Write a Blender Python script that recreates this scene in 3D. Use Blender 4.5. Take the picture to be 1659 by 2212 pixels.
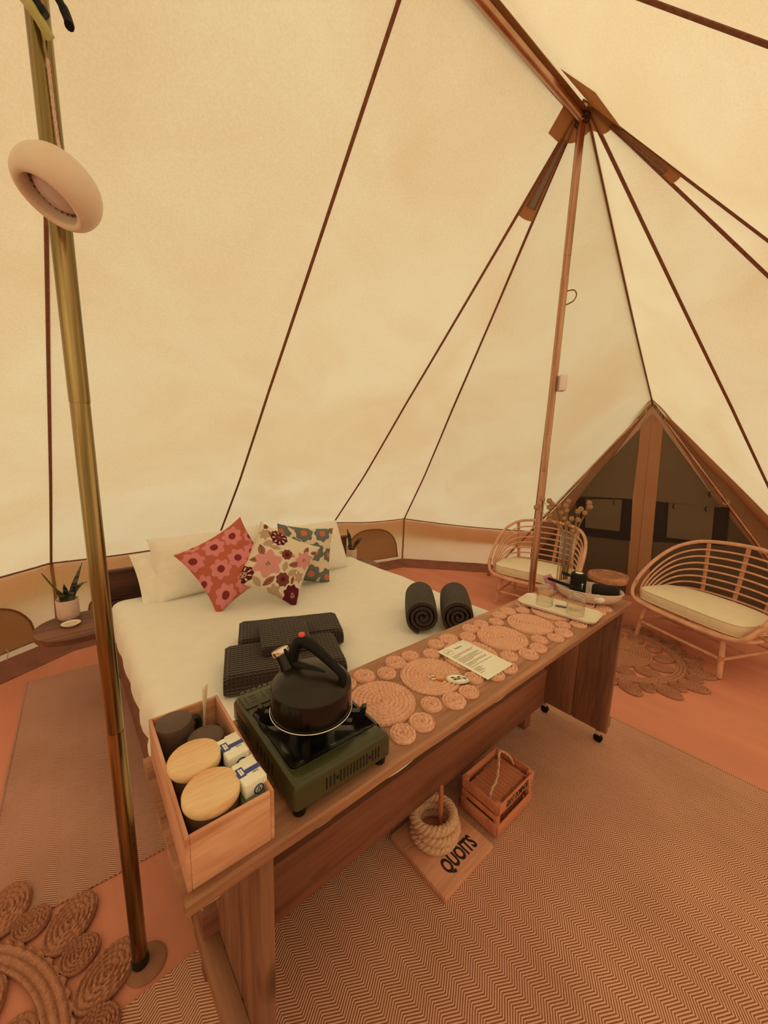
import bpy, bmesh, math, random
from mathutils import Vector, Matrix, noise, Quaternion
R_ = math.radians
random.seed(7)
for o in list(bpy.data.objects): bpy.data.objects.remove(o)
SC = bpy.context.scene
COL = SC.collection

# ------------------------------------------------------------------ camera
PITCH, ROLL, YAW, EYE = R_(9.4), R_(1.8), R_(49.15), 1.5
fw = Vector((math.cos(YAW)*math.cos(PITCH), math.sin(YAW)*math.cos(PITCH), -math.sin(PITCH)))
rt = Vector((math.sin(YAW), -math.cos(YAW), 0)); up = rt.cross(fw)
rt, up = rt*math.cos(ROLL)+up*math.sin(ROLL), up*math.cos(ROLL)-rt*math.sin(ROLL)
cd = bpy.data.cameras.new('camera'); cam = bpy.data.objects.new('camera', cd); COL.objects.link(cam)
cam.matrix_world = Matrix(((rt.x, up.x, -fw.x, 0), (rt.y, up.y, -fw.y, 0), (rt.z, up.z, -fw.z, EYE), (0, 0, 0, 1)))
cd.sensor_fit = 'VERTICAL'; cd.sensor_height = 36; cd.lens = 829/2212*36; cd.clip_start = 0.02
SC.camera = cam

# ------------------------------------------------------------------ sky, sun, exposure
w = bpy.data.worlds.new('sky'); SC.world = w; w.use_nodes = True
bg = w.node_tree.nodes['Background']; bg.inputs[0].default_value = (1.0, 0.97, 0.92, 1); bg.inputs[1].default_value = 1.32
sd = bpy.data.lights.new('sun', 'SUN'); sd.energy = 3.2; sd.angle = R_(20); sd.color = (1, .93, .8)
sun = bpy.data.objects.new('sun', sd); COL.objects.link(sun); sun.rotation_euler = (R_(16), R_(-20), 0)
SC.view_settings.view_transform = 'Standard'; SC.view_settings.look = 'None'
SC.view_settings.gamma = 1.0; SC.view_settings.use_curve_mapping = False
SC.view_settings.exposure = -0.10

# ------------------------------------------------------------------ colours and materials
def lin(c): c /= 255; return c/12.92 if c <= .04045 else ((c+.055)/1.055)**2.4
def A(r, g, b, k=1.0):
    """albedo of a thing that reads (r,g,b) under the warm canvas light"""
    L = (.86, .64, .33)
    return tuple(min(.9, max(.004, lin(x)/l*1.03*k)) for x, l in zip((r, g, b), L))
MATS = {}
def nt(name):
    m = bpy.data.materials.new(name); m.use_nodes = True
    n = m.node_tree.nodes; b = n['Principled BSDF']; return m, n, m.node_tree.links, b
def ramp(n, c1, c2, p1=.3, p2=.7):
    r = n.new('ShaderNodeValToRGB'); e = r.color_ramp.elements
    e[0].position = p1; e[0].color = (*c1, 1); e[1].position = p2; e[1].color = (*c2, 1); return r
def mathn(n, l, op, a, b=None, c=None):
    m = n.new('ShaderNodeMath'); m.operation = op
    for i, v in enumerate((a, b, c)):
        if v is None: continue
        if isinstance(v, (int, float)): m.inputs[i].default_value = v
        else: l.new(v, m.inputs[i])
    return m.outputs[0]
def bumpn(n, l, h, bsdf, strength=.3, dist=.002):
    b = n.new('ShaderNodeBump'); b.inputs['Strength'].default_value = strength; b.inputs['Distance'].default_value = dist
    l.new(h, b.inputs['Height']); l.new(b.outputs[0], bsdf.inputs['Normal'])
def M_plain(name, c, rough=.6, metal=0, var=.12, scale=30, bump=.15, bdist=.001, coat=0, stretch=(1, 1, 1), spec=.4):
    m, n, l, b = nt(name)
    tc = n.new('ShaderNodeTexCoord'); mp = n.new('ShaderNodeMapping'); mp.inputs['Scale'].default_value = stretch
    l.new(tc.outputs['Object'], mp.inputs[0])
    ns = n.new('ShaderNodeTexNoise'); ns.inputs['Scale'].default_value = scale; ns.inputs['Detail'].default_value = 4
    l.new(mp.outputs[0], ns.inputs['Vector'])
    r = ramp(n, tuple(x*(1-var) for x in c), tuple(min(1, x*(1+var)) for x in c)); l.new(ns.outputs['Fac'], r.inputs[0])
    l.new(r.outputs[0], b.inputs['Base Color'])
    b.inputs['Roughness'].default_value = rough; b.inputs['Metallic'].default_value = metal
    b.inputs['Specular IOR Level'].default_value = spec; b.inputs['Coat Weight'].default_value = coat
    if bump: bumpn(n, l, ns.outputs['Fac'], b, bump, bdist)
    return m
def M_wood(name, c1, c2, axis='X', scale=14, rough=.55, knots=True, ratio=14):
    m, n, l, b = nt(name)
    tc = n.new('ShaderNodeTexCoord'); mp = n.new('ShaderNodeMapping')
    s = [1, 1, 1]; s['XYZ'.index(axis)] = 1/ratio; mp.inputs['Scale'].default_value = s
    l.new(tc.outputs['Object'], mp.inputs[0])
    ns = n.new('ShaderNodeTexNoise'); ns.inputs['Scale'].default_value = scale; ns.inputs['Detail'].default_value = 6; ns.inputs['Distortion'].default_value = .8
    l.new(mp.outputs[0], ns.inputs['Vector'])
    fi = n.new('ShaderNodeTexNoise'); fi.inputs['Scale'].default_value = scale*9; fi.inputs['Detail'].default_value = 3
    l.new(mp.outputs[0], fi.inputs['Vector'])
    mix = mathn(n, l, 'ADD', mathn(n, l, 'MULTIPLY', ns.outputs['Fac'], .75), mathn(n, l, 'MULTIPLY', fi.outputs['Fac'], .25))
    r = ramp(n, c1, c2, .34, .66); l.new(mix, r.inputs[0]); out = r.outputs[0]
    if knots:
        kp = n.new('ShaderNodeMapping'); s2 = [1, 1, 1]; s2['XYZ'.index(axis)] = .45; kp.inputs['Scale'].default_value = s2
        l.new(tc.outputs['Object'], kp.inputs[0])
        vo = n.new('ShaderNodeTexVoronoi'); vo.inputs['Scale'].default_value = 4.2; l.new(kp.outputs[0], vo.inputs['Vector'])
        kr = ramp(n, (1, 1, 1), (0, 0, 0), .05, .13); l.new(vo.outputs['Distance'], kr.inputs[0])
        mx = n.new('ShaderNodeMix'); mx.data_type = 'RGBA'; l.new(kr.outputs[0], mx.inputs['Factor'])
        l.new(out, mx.inputs['A']); mx.inputs['B'].default_value = (*[x*.42 for x in c1], 1); out = mx.outputs['Result']
    l.new(out, b.inputs['Base Color']); b.inputs['Roughness'].default_value = rough; b.inputs['Specular IOR Level'].default_value = .3
    bumpn(n, l, mix, b, .35, .0012); return m
def M_canvas(name, refl, trans, mixf=.5, streak=.14, bump=.12):
    m, n, l, b = nt(name); n.remove(b); out = n['Material Output']
    tc = n.new('ShaderNodeTexCoord')
    mp = n.new('ShaderNodeMapping'); mp.inputs['Scale'].default_value = (1, 1, .35); l.new(tc.outputs['Object'], mp.inputs[0])
    a = n.new('ShaderNodeTexNoise'); a.inputs['Scale'].default_value = 1.6; a.inputs['Detail'].default_value = 6; l.new(mp.outputs[0], a.inputs['Vector'])
    a.inputs['Distortion'].default_value = .6; mp.inputs['Scale'].default_value = (.8, .8, 1.1)
    f = n.new('ShaderNodeTexNoise'); f.inputs['Scale'].default_value = 150; f.inputs['Detail'].default_value = 4; l.new(mp.outputs[0], f.inputs['Vector'])
    h = mathn(n, l, 'ADD', mathn(n, l, 'MULTIPLY', a.outputs['Fac'], .65), mathn(n, l, 'MULTIPLY', f.outputs['Fac'], .35))
    def col(c):
        dk = (c[0]*(1-streak*.5), c[1]*(1-streak*1.3), c[2]*(1-streak*1.9))
        r = ramp(n, dk, c, .36, .60); l.new(h, r.inputs[0]); return r.outputs[0]
    d = n.new('ShaderNodeBsdfDiffuse'); t = n.new('ShaderNodeBsdfTranslucent'); x = n.new('ShaderNodeMixShader')
    l.new(col(refl), d.inputs[0]); l.new(col(trans), t.inputs[0]); x.inputs[0].default_value = mixf
    l.new(d.outputs[0], x.inputs[1]); l.new(t.outputs[0], x.inputs[2]); l.new(x.outputs[0], out.inputs[0])
    bp = n.new('ShaderNodeBump'); bp.inputs['Strength'].default_value = bump; bp.inputs['Distance'].default_value = .004
    l.new(f.outputs['Fac'], bp.inputs['Height']); l.new(bp.outputs[0], d.inputs['Normal'])
    return m
def M_attr(name, rough=.85, bump=.35, scale=260):
    m, n, l, b = nt(name); a = n.new('ShaderNodeAttribute'); a.attribute_name = 'Col'
    tc = n.new('ShaderNodeTexCoord'); ns = n.new('ShaderNodeTexNoise'); ns.inputs['Scale'].default_value = scale; l.new(tc.outputs['Object'], ns.inputs['Vector'])
    mx = n.new('ShaderNodeMix'); mx.data_type = 'RGBA'; mx.blend_type = 'MULTIPLY'; mx.inputs['Factor'].default_value = .35
    l.new(a.outputs['Color'], mx.inputs['A']); l.new(ns.outputs['Color'], mx.inputs['B'])
    r = ramp(n, (.72, .72, .72), (1, 1, 1), .3, .6); l.new(ns.outputs['Fac'], r.inputs[0]); l.new(r.outputs[0], mx.inputs['B'])
    l.new(mx.outputs['Result'], b.inputs['Base Color']); b.inputs['Roughness'].default_value = rough; b.inputs['Specular IOR Level'].default_value = .15
    bumpn(n, l, ns.outputs['Fac'], b, bump, .0015); return m
def M_herring(name, light, dark, period=.08, pitch=.0081):
    m, n, l, b = nt(name); tc = n.new('ShaderNodeTexCoord'); sp = n.new('ShaderNodeSeparateXYZ'); l.new(tc.outputs['Object'], sp.inputs[0])
    ns = n.new('ShaderNodeTexNoise'); ns.inputs['Scale'].default_value = 5; l.new(tc.outputs['Object'], ns.inputs['Vector'])
    wob = mathn(n, l, 'MULTIPLY', mathn(n, l, 'SUBTRACT', ns.outputs['Fac'], .5), .012)
    u = mathn(n, l, 'ADD', sp.outputs[0], wob)
    zig = mathn(n, l, 'MULTIPLY', mathn(n, l, 'PINGPONG', u, period/2), .62)
    s = mathn(n, l, 'FRACT', mathn(n, l, 'DIVIDE', mathn(n, l, 'ADD', sp.outputs[1], zig), pitch))
    tri = mathn(n, l, 'ABSOLUTE', mathn(n, l, 'SUBTRACT', mathn(n, l, 'MULTIPLY', s, 2), 1))
    fine = n.new('ShaderNodeTexNoise'); fine.inputs['Scale'].default_value = 330; l.new(tc.outputs['Object'], fine.inputs['Vector'])
    t2 = mathn(n, l, 'ADD', tri, mathn(n, l, 'MULTIPLY', mathn(n, l, 'SUBTRACT', fine.outputs['Fac'], .5), .5))
    r = ramp(n, dark, light, .32, .62); l.new(t2, r.inputs[0])
    big = n.new('ShaderNodeTexNoise'); big.inputs['Scale'].default_value = 1.7; big.inputs['Detail'].default_value = 4; l.new(tc.outputs['Object'], big.inputs['Vector'])
    br = ramp(n, (.84, .82, .8), (1, 1, 1), .35, .6); l.new(big.outputs['Fac'], br.inputs[0])
    mx = n.new('ShaderNodeMix'); mx.data_type = 'RGBA'; mx.blend_type = 'MULTIPLY'; mx.inputs['Factor'].default_value = 1
    l.new(r.outputs[0], mx.inputs['A']); l.new(br.outputs[0], mx.inputs['B'])
    l.new(mx.outputs['Result'], b.inputs['Base Color']); b.inputs['Roughness'].default_value = .92; b.inputs['Specular IOR Level'].default_value = .1
    bumpn(n, l, t2, b, .6, .0025); return m
def M_waffle(name, c, cell=.011):
    m, n, l, b = nt(name); uv = n.new('ShaderNodeUVMap'); sp = n.new('ShaderNodeSeparateXYZ'); l.new(uv.outputs[0], sp.inputs[0])
    def wv(o): return mathn(n, l, 'ABSOLUTE', mathn(n, l, 'SINE', mathn(n, l, 'MULTIPLY', o, math.pi/cell)))
    h = mathn(n, l, 'MULTIPLY', wv(sp.outputs[0]), wv(sp.outputs[1]))
    r = ramp(n, tuple(x*1.5 for x in c), tuple(x*.75 for x in c), .1, .8); l.new(h, r.inputs[0])
    l.new(r.outputs[0], b.inputs['Base Color']); b.inputs['Roughness'].default_value = .95; b.inputs['Specular IOR Level'].default_value = .12
    b.inputs['Sheen Weight'].default_value = .25
    bumpn(n, l, h, b, 1.0, .006); return m
def M_glass(name, c=(1, .97, .92), rough=.0):
    m, n, l, b = nt(name); b.inputs['Base Color'].default_value = (*c, 1); b.inputs['Transmission Weight'].default_value = 1
    b.inputs['Roughness'].default_value = rough; b.inputs['IOR'].default_value = 1.45
    tc = n.new('ShaderNodeTexCoord'); ns = n.new('ShaderNodeTexNoise'); ns.inputs['Scale'].default_value = 9; l.new(tc.outputs['Object'], ns.inputs['Vector'])
    bumpn(n, l, ns.outputs['Fac'], b, .05, .001); return m
def M_thinglass(name, c=(.97, .95, .91)):
    m, n, l, b = nt(name); n.remove(b); out = n['Material Output']
    tr = n.new('ShaderNodeBsdfTransparent'); tr.inputs[0].default_value = (*c, 1)
    gl = n.new('ShaderNodeBsdfGlossy'); gl.inputs['Roughness'].default_value = .03
    lw = n.new('ShaderNodeLayerWeight'); lw.inputs['Blend'].default_value = .5
    tc = n.new('ShaderNodeTexCoord'); ns = n.new('ShaderNodeTexNoise'); ns.inputs['Scale'].default_value = 8; l.new(tc.outputs['Object'], ns.inputs['Vector'])
    bp = n.new('ShaderNodeBump'); bp.inputs['Strength'].default_value = .06; bp.inputs['Distance'].default_value = .002; l.new(ns.outputs['Fac'], bp.inputs['Height'])
    l.new(bp.outputs[0], gl.inputs['Normal'])
    fac = mathn(n, l, 'ADD', mathn(n, l, 'MULTIPLY', mathn(n, l, 'POWER', lw.outputs['Facing'], 2.4), .85), .05)
    mx = n.new('ShaderNodeMixShader'); l.new(fac, mx.inputs[0]); l.new(tr.outputs[0], mx.inputs[1]); l.new(gl.outputs[0], mx.inputs[2]); l.new(mx.outputs[0], out.inputs[0])
    return m
def M_metal(name, c1, c2, rough=.28, scale=6, stretch=(1, 1, .12), c3=None):
    m, n, l, b = nt(name); tc = n.new('ShaderNodeTexCoord'); mp = n.new('ShaderNodeMapping'); mp.inputs['Scale'].default_value = stretch
    l.new(tc.outputs['Object'], mp.inputs[0]); ns = n.new('ShaderNodeTexNoise'); ns.inputs['Scale'].default_value = scale; ns.inputs['Detail'].default_value = 5
    l.new(mp.outputs[0], ns.inputs['Vector']); r = ramp(n, c1, c2, .30, .70); l.new(ns.outputs['Fac'], r.inputs[0])
    if c3: e = r.color_ramp.elements.new(.5); e.color = (*c3, 1)
    l.new(r.outputs[0], b.inputs['Base Color']); b.inputs['Metallic'].default_value = 1
    rr = ramp(n, (rough*.7,)*3, (rough*1.5,)*3, .3, .7); l.new(ns.outputs['Fac'], rr.inputs[0]); l.new(rr.outputs[0], b.inputs['Roughness'])
    return m

# ------------------------------------------------------------------ geometry helpers
class G:
    def __init__(s): s.v = []; s.f = []; s.uv = None; s.col = None
    def add(s, vs, fs):
        k = len(s.v); s.v += [tuple(p) for p in vs]; s.f += [tuple(i+k for i in q) for q in fs]; return s
    def merge(s, g, M=None):
        return s.add([M @ Vector(p) for p in g.v] if M is not None else g.v, g.f)
    def xf(s, M): s.v = [tuple(M @ Vector(p)) for p in s.v]; return s
    def box(s, cx, cy, cz, sx, sy, sz, b=0, M=None):
        vs, fs = bevbox(sx, sy, sz, b); T = Matrix.Translation((cx, cy, cz))
        if M is not None: T = T @ M
        return s.add([T @ Vector(p) for p in vs], fs)
    def tube(s, pts, r, n=8, closed=False, caps=True, sx=1, sy=1, upv=None):
        P = [Vector(p) for p in pts]; m = len(P); rs = r if isinstance(r, (list, tuple)) else [r]*m
        T = []
        for i in range(m):
            a = P[(i-1) % m] if (closed or i > 0) else P[i]; b = P[(i+1) % m] if (closed or i < m-1) else P[i]
            T.append((b-a).normalized())
        ref = Vector(upv) if upv else (Vector((0, 0, 1)) if abs(T[0].z) < .9 else Vector((1, 0, 0)))
        N = (ref - T[0]*ref.dot(T[0])).normalized(); vs = []
        for i in range(m):
            if i > 0:
                if upv: N = Vector(upv)
                N = (N - T[i]*N.dot(T[i])); N = N.normalized() if N.length > 1e-6 else T[i].orthogonal().normalized()
            B = T[i].cross(N)
            for k in range(n):
                a = 2*math.pi*k/n; vs.append(P[i] + N*(math.cos(a)*rs[i]*sy) + B*(math.sin(a)*rs[i]*sx))
        fs = []
        for i in range(m if closed else m-1):
            j = (i+1) % m
            for k in range(n):
                q = (k+1) % n; fs.append((i*n+k, i*n+q, j*n+q, j*n+k))
        if caps and not closed:
            fs.append(tuple(range(n-1, -1, -1))); fs.append(tuple((m-1)*n+k for k in range(n)))
        return s.add(vs, fs)
    def lathe(s, prof, n=32, c=(0, 0, 0)):
        vs = []; fs = []; idx = []
        for r, z in prof:
            if r < 1e-6: idx.append([len(vs)]); vs.append((c[0], c[1], c[2]+z))
            else:
                idx.append(list(range(len(vs), len(vs)+n)))
                vs += [(c[0]+r*math.cos(2*math.pi*k/n), c[1]+r*math.sin(2*math.pi*k/n), c[2]+z) for k in range(n)]
        for a, b in zip(idx, idx[1:]):
            if len(a) == 1 and len(b) == 1: continue
            for k in range(n):
                q = (k+1) % n
                if len(a) == 1: fs.append((a[0], b[q], b[k]))
                elif len(b) == 1: fs.append((a[k], a[q], b[0]))
                else: fs.append((a[k], a[q], b[q], b[k]))
        return s.add(vs, fs)
    def grid(s, fn, nu, nv, uvf=None, wrap=False, colf=None):
        vs = []; uvs = []; cols = []
        for i in range(nu+1):
            for j in range(nv+1):
                u, v = i/nu, j/nv; vs.append(fn(u, v))
                if uvf: uvs.append(uvf(u, v))
                if colf: cols.append(colf(u, v))
        fs = [(i*(nv+1)+j, (i+1)*(nv+1)+j, (i+1)*(nv+1)+j+1, i*(nv+1)+j+1) for i in range(nu) for j in range(nv)]
        s.add(vs, fs)
        if uvf: s.uv = (s.uv or []) + uvs
        if colf: s.col = (s.col or []) + cols
        return s
    def prism(s, poly, z0, z1):
        n = len(poly)
        vs = [(x, y, z0) for x, y in poly] + [(x, y, z1) for x, y in poly]
        fs = [tuple(range(n-1, -1, -1)), tuple(range(n, 2*n))] + [(k, (k+1) % n, n+(k+1) % n, n+k) for k in range(n)]
        return s.add(vs, fs)
    def slab(s, pts3, nrm, t):
        """flat polygon in space with thickness t along nrm"""
        n = len(pts3); N = Vector(nrm).normalized()*t
        vs = [Vector(p) for p in pts3] + [Vector(p)+N for p in pts3]
        fs = [tuple(range(n-1, -1, -1)), tuple(range(n, 2*n))] + [(k, (k+1) % n, n+(k+1) % n, n+k) for k in range(n)]
        return s.add(vs, fs)
_bc = {}
def bevbox(sx, sy, sz, b):
    key = (round(sx, 5), round(sy, 5), round(sz, 5), round(b, 5))
    if key in _bc: return _bc[key]
    bm = bmesh.new(); bmesh.ops.create_cube(bm, size=1); bmesh.ops.scale(bm, vec=(sx, sy, sz), verts=bm.verts)
    if b > 0: bmesh.ops.bevel(bm, geom=list(bm.edges), offset=min(b, .49*min(sx, sy, sz)), segments=2 if b < .02 else 4, profile=.5, affect='EDGES')
    bm.verts.index_update(); r = ([v.co.copy() for v in bm.verts], [tuple(v.index for v in f.verts) for f in bm.faces]); bm.free()
    _bc[key] = r; return r
def bx(sx, sy, sz, b=.002, c=(0, 0, 0)): return G().box(*c, sx, sy, sz, b)
def tag(o, label=None, cat=None, group=None, kind=None):
    if label: o['label'] = label
    if cat: o['category'] = cat
    if group: o['group'] = group
    if kind: o['kind'] = kind
    return o
def ob(name, g, mat, parent=None, loc=(0, 0, 0), rot=(0, 0, 0), smooth=True, ang=38, **kw):
    me = bpy.data.meshes.new(name); me.from_pydata(g.v, [], g.f)
    bm = bmesh.new(); bm.from_mesh(me); bmesh.ops.recalc_face_normals(bm, faces=bm.faces); bm.to_mesh(me); bm.free()
    if g.uv and len(g.uv) == len(g.v):
        ul = me.uv_layers.new(name='UVMap')
        for lp in me.loops: ul.data[lp.index].uv = g.uv[lp.vertex_index]
    if g.col and len(g.col) == len(g.v):
        ca = me.color_attributes.new('Col', 'FLOAT_COLOR', 'POINT')
        for i, c in enumerate(g.col): ca.data[i].color = (*c, 1)
    if smooth:
        me.polygons.foreach_set('use_smooth', [True]*len(me.polygons)); me.set_sharp_from_angle(angle=R_(ang))
    me.materials.append(mat)
    o = bpy.data.objects.new(name, me); COL.objects.link(o); o.location = loc; o.rotation_euler = rot
    if parent: o.parent = parent
    return tag(o, **kw)
def thing(name, label, cat, loc=(0, 0, 0), rz=0, group=None, rot=None):
    o = bpy.data.objects.new(name, None); COL.objects.link(o); o.location = loc
    o.rotation_euler = rot if rot else (0, 0, rz); o.empty_display_size = .05
    return tag(o, label, cat, group)
def share(src, name=None, parent=None, loc=(0, 0, 0), rot=(0, 0, 0), scale=(1, 1, 1), **kw):
    o = src.copy(); COL.objects.link(o); o.parent = parent; o.location = loc; o.rotation_euler = rot; o.scale = scale
    return tag(o, **kw)
def copy_tree(o, parent=None):
    c = o.copy(); COL.objects.link(c); c.parent = parent
    for ch in list(o.children): copy_tree(ch, c)
    return c
def crom(pts, n=6, closed=False):
    P = [Vector(p) for p in pts]; m = len(P); out = []
    for i in range(m if closed else m-1):
        g = (lambda k: P[k % m]) if closed else (lambda k: P[max(0, min(m-1, k))])
        a, b, c, d = g(i-1), g(i), g(i+1), g(i+2)
        for k in range(n):
            t = k/n; out.append(.5*((2*b)+(c-a)*t+(2*a-5*b+4*c-d)*t*t+(3*b-a-3*c+d)*t**3))
    if not closed: out.append(P[-1])
    return out
def nz(x, y, z=0): return noise.noise(Vector((x, y, z)))
_tc = {}
def text_g(s, size=1, xs=1.0, off=0.0, ext=.0, align='LEFT'):
    c = bpy.data.curves.new('t', 'FONT'); c.body = s; c.size = size; c.offset = off; c.extrude = ext; c.align_x = align; c.resolution_u = 3
    o = bpy.data.objects.new('t', c); COL.objects.link(o); dg = bpy.context.evaluated_depsgraph_get(); dg.update()
    me = bpy.data.meshes.new_from_object(o.evaluated_get(dg)); g = G()
    g.add([(v.co.x*xs, v.co.y, v.co.z) for v in me.vertices], [tuple(p.vertices) for p in me.polygons])
    bpy.data.objects.remove(o); bpy.data.curves.remove(c); bpy.data.meshes.remove(me); return g
# ------------------------------------------------------------------ materials of the place
m_roof = M_canvas('roof canvas', (.82, .72, .51), (.71, .61, .375), .5)
m_wall = M_canvas('wall canvas', (.82, .66, .48), (.92, .65, .40), .5, streak=.14)  # pinker than the roof: bounce light from ground and floor put into the colour
m_val = M_canvas('valance canvas', (.70, .48, .28), (.55, .27, .12), .5)
m_seam = M_plain('seam shade and webbing', A(120, 66, 34), .9, var=.2, scale=60)  # on seams this brown paints the dark where doubled canvas blocks daylight
m_patch = M_canvas('reinforcing canvas', (.50, .28, .14), (.40, .17, .07), .4)
m_ventg = M_canvas('vent mesh', (.42, .38, .34), (.50, .42, .36), .45, streak=.2)
m_winmesh = M_canvas('window flap canvas', (.50, .34, .20), (.45, .26, .12), .45, streak=.2)
m_door = M_canvas('door canvas', (.56, .31, .18), (.46, .20, .095), .42, streak=.12)
m_gus = M_canvas('gusset canvas', (.42, .23, .13), (.14, .06, .025), .35, streak=.12)
m_face = M_canvas('door facing tape', (.70, .41, .25), (.55, .26, .12), .42, streak=.12)
m_dgrey = M_canvas('grey door cloth', (.20, .155, .115), (.16, .11, .07), .35, streak=.12)
m_dgrey2 = M_canvas('paler grey door cloth', (.27, .21, .155), (.24, .17, .11), .35, streak=.12)
m_dblack = M_plain('black door mesh', A(46, 30, 20), .9, var=.25, scale=200)
m_pocket = M_plain('door pocket cloth', A(112, 80, 56), .9, var=.1, scale=60)
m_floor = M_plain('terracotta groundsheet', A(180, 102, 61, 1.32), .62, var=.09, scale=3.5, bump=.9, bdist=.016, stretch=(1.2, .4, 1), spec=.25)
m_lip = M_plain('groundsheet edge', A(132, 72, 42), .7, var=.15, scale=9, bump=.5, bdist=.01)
m_grass = M_plain('outside grass', (.16, .17, .07), .95, var=.4, scale=20)
m_rope = M_plain('hemp cord', A(190, 140, 95), .9, var=.2, scale=200)

T1 = Vector((.045, 1.10, 3.12)); T2 = Vector((2.015, 1.0, 3.126))
def top(t): return T1.lerp(T2, t)
APEX = Vector((4.40, 1.216, 2.0035)); ZIP = Vector((4.618, 1.195, 0)); DL = Vector((4.52, 2.36, 0)); DR = Vector((4.98, -.02, 0))
#        eave corner              ridge t  wall base
CN = {'b0': ((-1.25, 2.85, .60), 0.0, (-1.22, 2.80)), 'b1': ((-.07, 3.57, .605), .035, (-.07, 3.50)),
      'b2': ((1.13, 3.70, .61), .49, (1.13, 3.62)), 'b3': ((2.44, 3.72, .62), 1.0, (2.44, 3.66)),
      'b4': ((3.42, 3.55, .60), 1.0, (3.42, 3.555)), 'b5': ((4.22, 2.19, .585), 1.0, (4.52, 2.36)),
      'f5': ((4.90, 0.0, .60), 1.0, (4.98, -.02)), 'f4': ((4.85, -1.35, .60), 1.0, (4.92, -1.38)),
      'f3': ((4.60, -1.75, .60), 1.0, (4.65, -1.79)), 'f2': ((2.70, -2.35, .60), .508, (2.70, -2.36)),
      'f1': ((.20, -2.35, .60), .035, (.20, -2.36)), 'f0': ((-1.55, -1.75, .60), 0.0, (-1.56, -1.76)),
      'l1': ((-2.40, -.20, .60), 0.0, (-2.42, -.20)), 'l2': ((-2.25, 1.75, .60), 0.0, (-2.27, 1.75))}
def seam(c, v):
    e, t, _ = CN[c]; p = top(t).lerp(Vector(e), v); p.z -= .025*math.sin(math.pi*v) + .03*max(0, 1-abs(v-.74)/.24); return p
def ribbon(path, wd, nrm_to, t=.004):
    """flat tape along a path, its face turned to a point inside the tent"""
    g = G(); P = [Vector(p) for p in path]; vs = []; n = len(P)
    for i, p in enumerate(P):
        tg = (P[min(n-1, i+1)]-P[max(0, i-1)]).normalized(); N = (Vector(nrm_to)-p).normalized(); N = (N-tg*N.dot(tg)).normalized(); B = tg.cross(N)*wd/2
        vs += [p+B+N*.001, p-B+N*.001, p-B+N*(t+.001), p+B+N*(t+.001)]
    fs = [(0, 1, 2, 3), tuple((n-1)*4+k for k in (3, 2, 1, 0))]
    for i in range(n-1):
        for k in range(4): q = (k+1) % 4; fs.append((i*4+k, (i+1)*4+k, (i+1)*4+q, i*4+q))
    return g.add(vs, fs)
INSIDE = Vector((1.2, 1.0, 1.1))
def panel(ca, cb, inward=0.0):
    def f(u, v):
        p = seam(ca, v).lerp(seam(cb, v), u)
        s = math.sin(math.pi*u)
        p.z -= .02*s*(.3+.7*v)
        wv = .011*nz(p.x*1.3+3, p.y*1.3, p.z*1.1)*s**.5 + .006*s*math.sin(9*v+3*u)*nz(p.x*3, p.y*3, 7)
        wv += .007*max(0, v-.8)/.2*math.sin(u*50)*max(0, 1-6*min(u, 1-u))
        return p + (INSIDE-p).normalized()*(wv*min(1, v*10)+inward)
    return f
roof = bpy.data.objects.new('ceiling', None); COL.objects.link(roof); tag(roof, 'cream canvas bell tent roof rising to the ridge pole', kind='structure')
RP = [('b0', 'b1'), ('b1', 'b2'), ('b2', 'b3'), ('b3', 'b4'), ('b4', 'b5'), ('f5', 'f4'), ('f4', 'f3'), ('f3', 'f2'), ('f2', 'f1'), ('f1', 'f0'), ('f0', 'l1'), ('l1', 'l2'), ('l2', 'b0')]
for a, b in RP: ob('roof_panel', G().grid(panel(a, b), 26, 44), m_roof, roof, ang=80)
for c in ('b5', 'f5'):
    def f(u, v, c=c):
        tp = T2.lerp(APEX, v); tp.z -= .02*math.sin(math.pi*v); p = seam(c, v).lerp(tp, u)
        return p + (INSIDE-p).normalized()*(.012*nz(p.x*1.2, p.y*1.2, p.z)*math.sin(math.pi*u)**.5*min(1, (1-v)*6))
    ob('roof_panel', G().grid(f, 26, 44), m_roof, roof, ang=80)
for c in CN:
    ob('seam', ribbon([seam(c, v/30) for v in range(31)], .016, INSIDE), m_seam, roof, smooth=False)
ob('seam', ribbon([T2.lerp(APEX, v/20)-Vector((0, 0, .02*math.sin(math.pi*v/20))) for v in range(21)], .024, INSIDE), m_seam, roof, smooth=False)
# valance hanging outside the wall head
CX = Vector((1.2, 1.0, 0))
for a, b in RP:
    def f(u, v, pf=panel(a, b)):
        p = pf(u, 1); o = Vector((p.x-CX.x, p.y-CX.y, 0)).normalized(); return p+o*(.015+.13*v)-Vector((0, 0, .19*v))
    ob('valance', G().grid(f, 18, 4), m_val, roof, ang=80)
    ob('eave_hem', ribbon([panel(a, b, .004)(u/24, .997) for u in range(25)], .013, INSIDE, .003), m_seam, roof, smooth=False)
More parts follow.
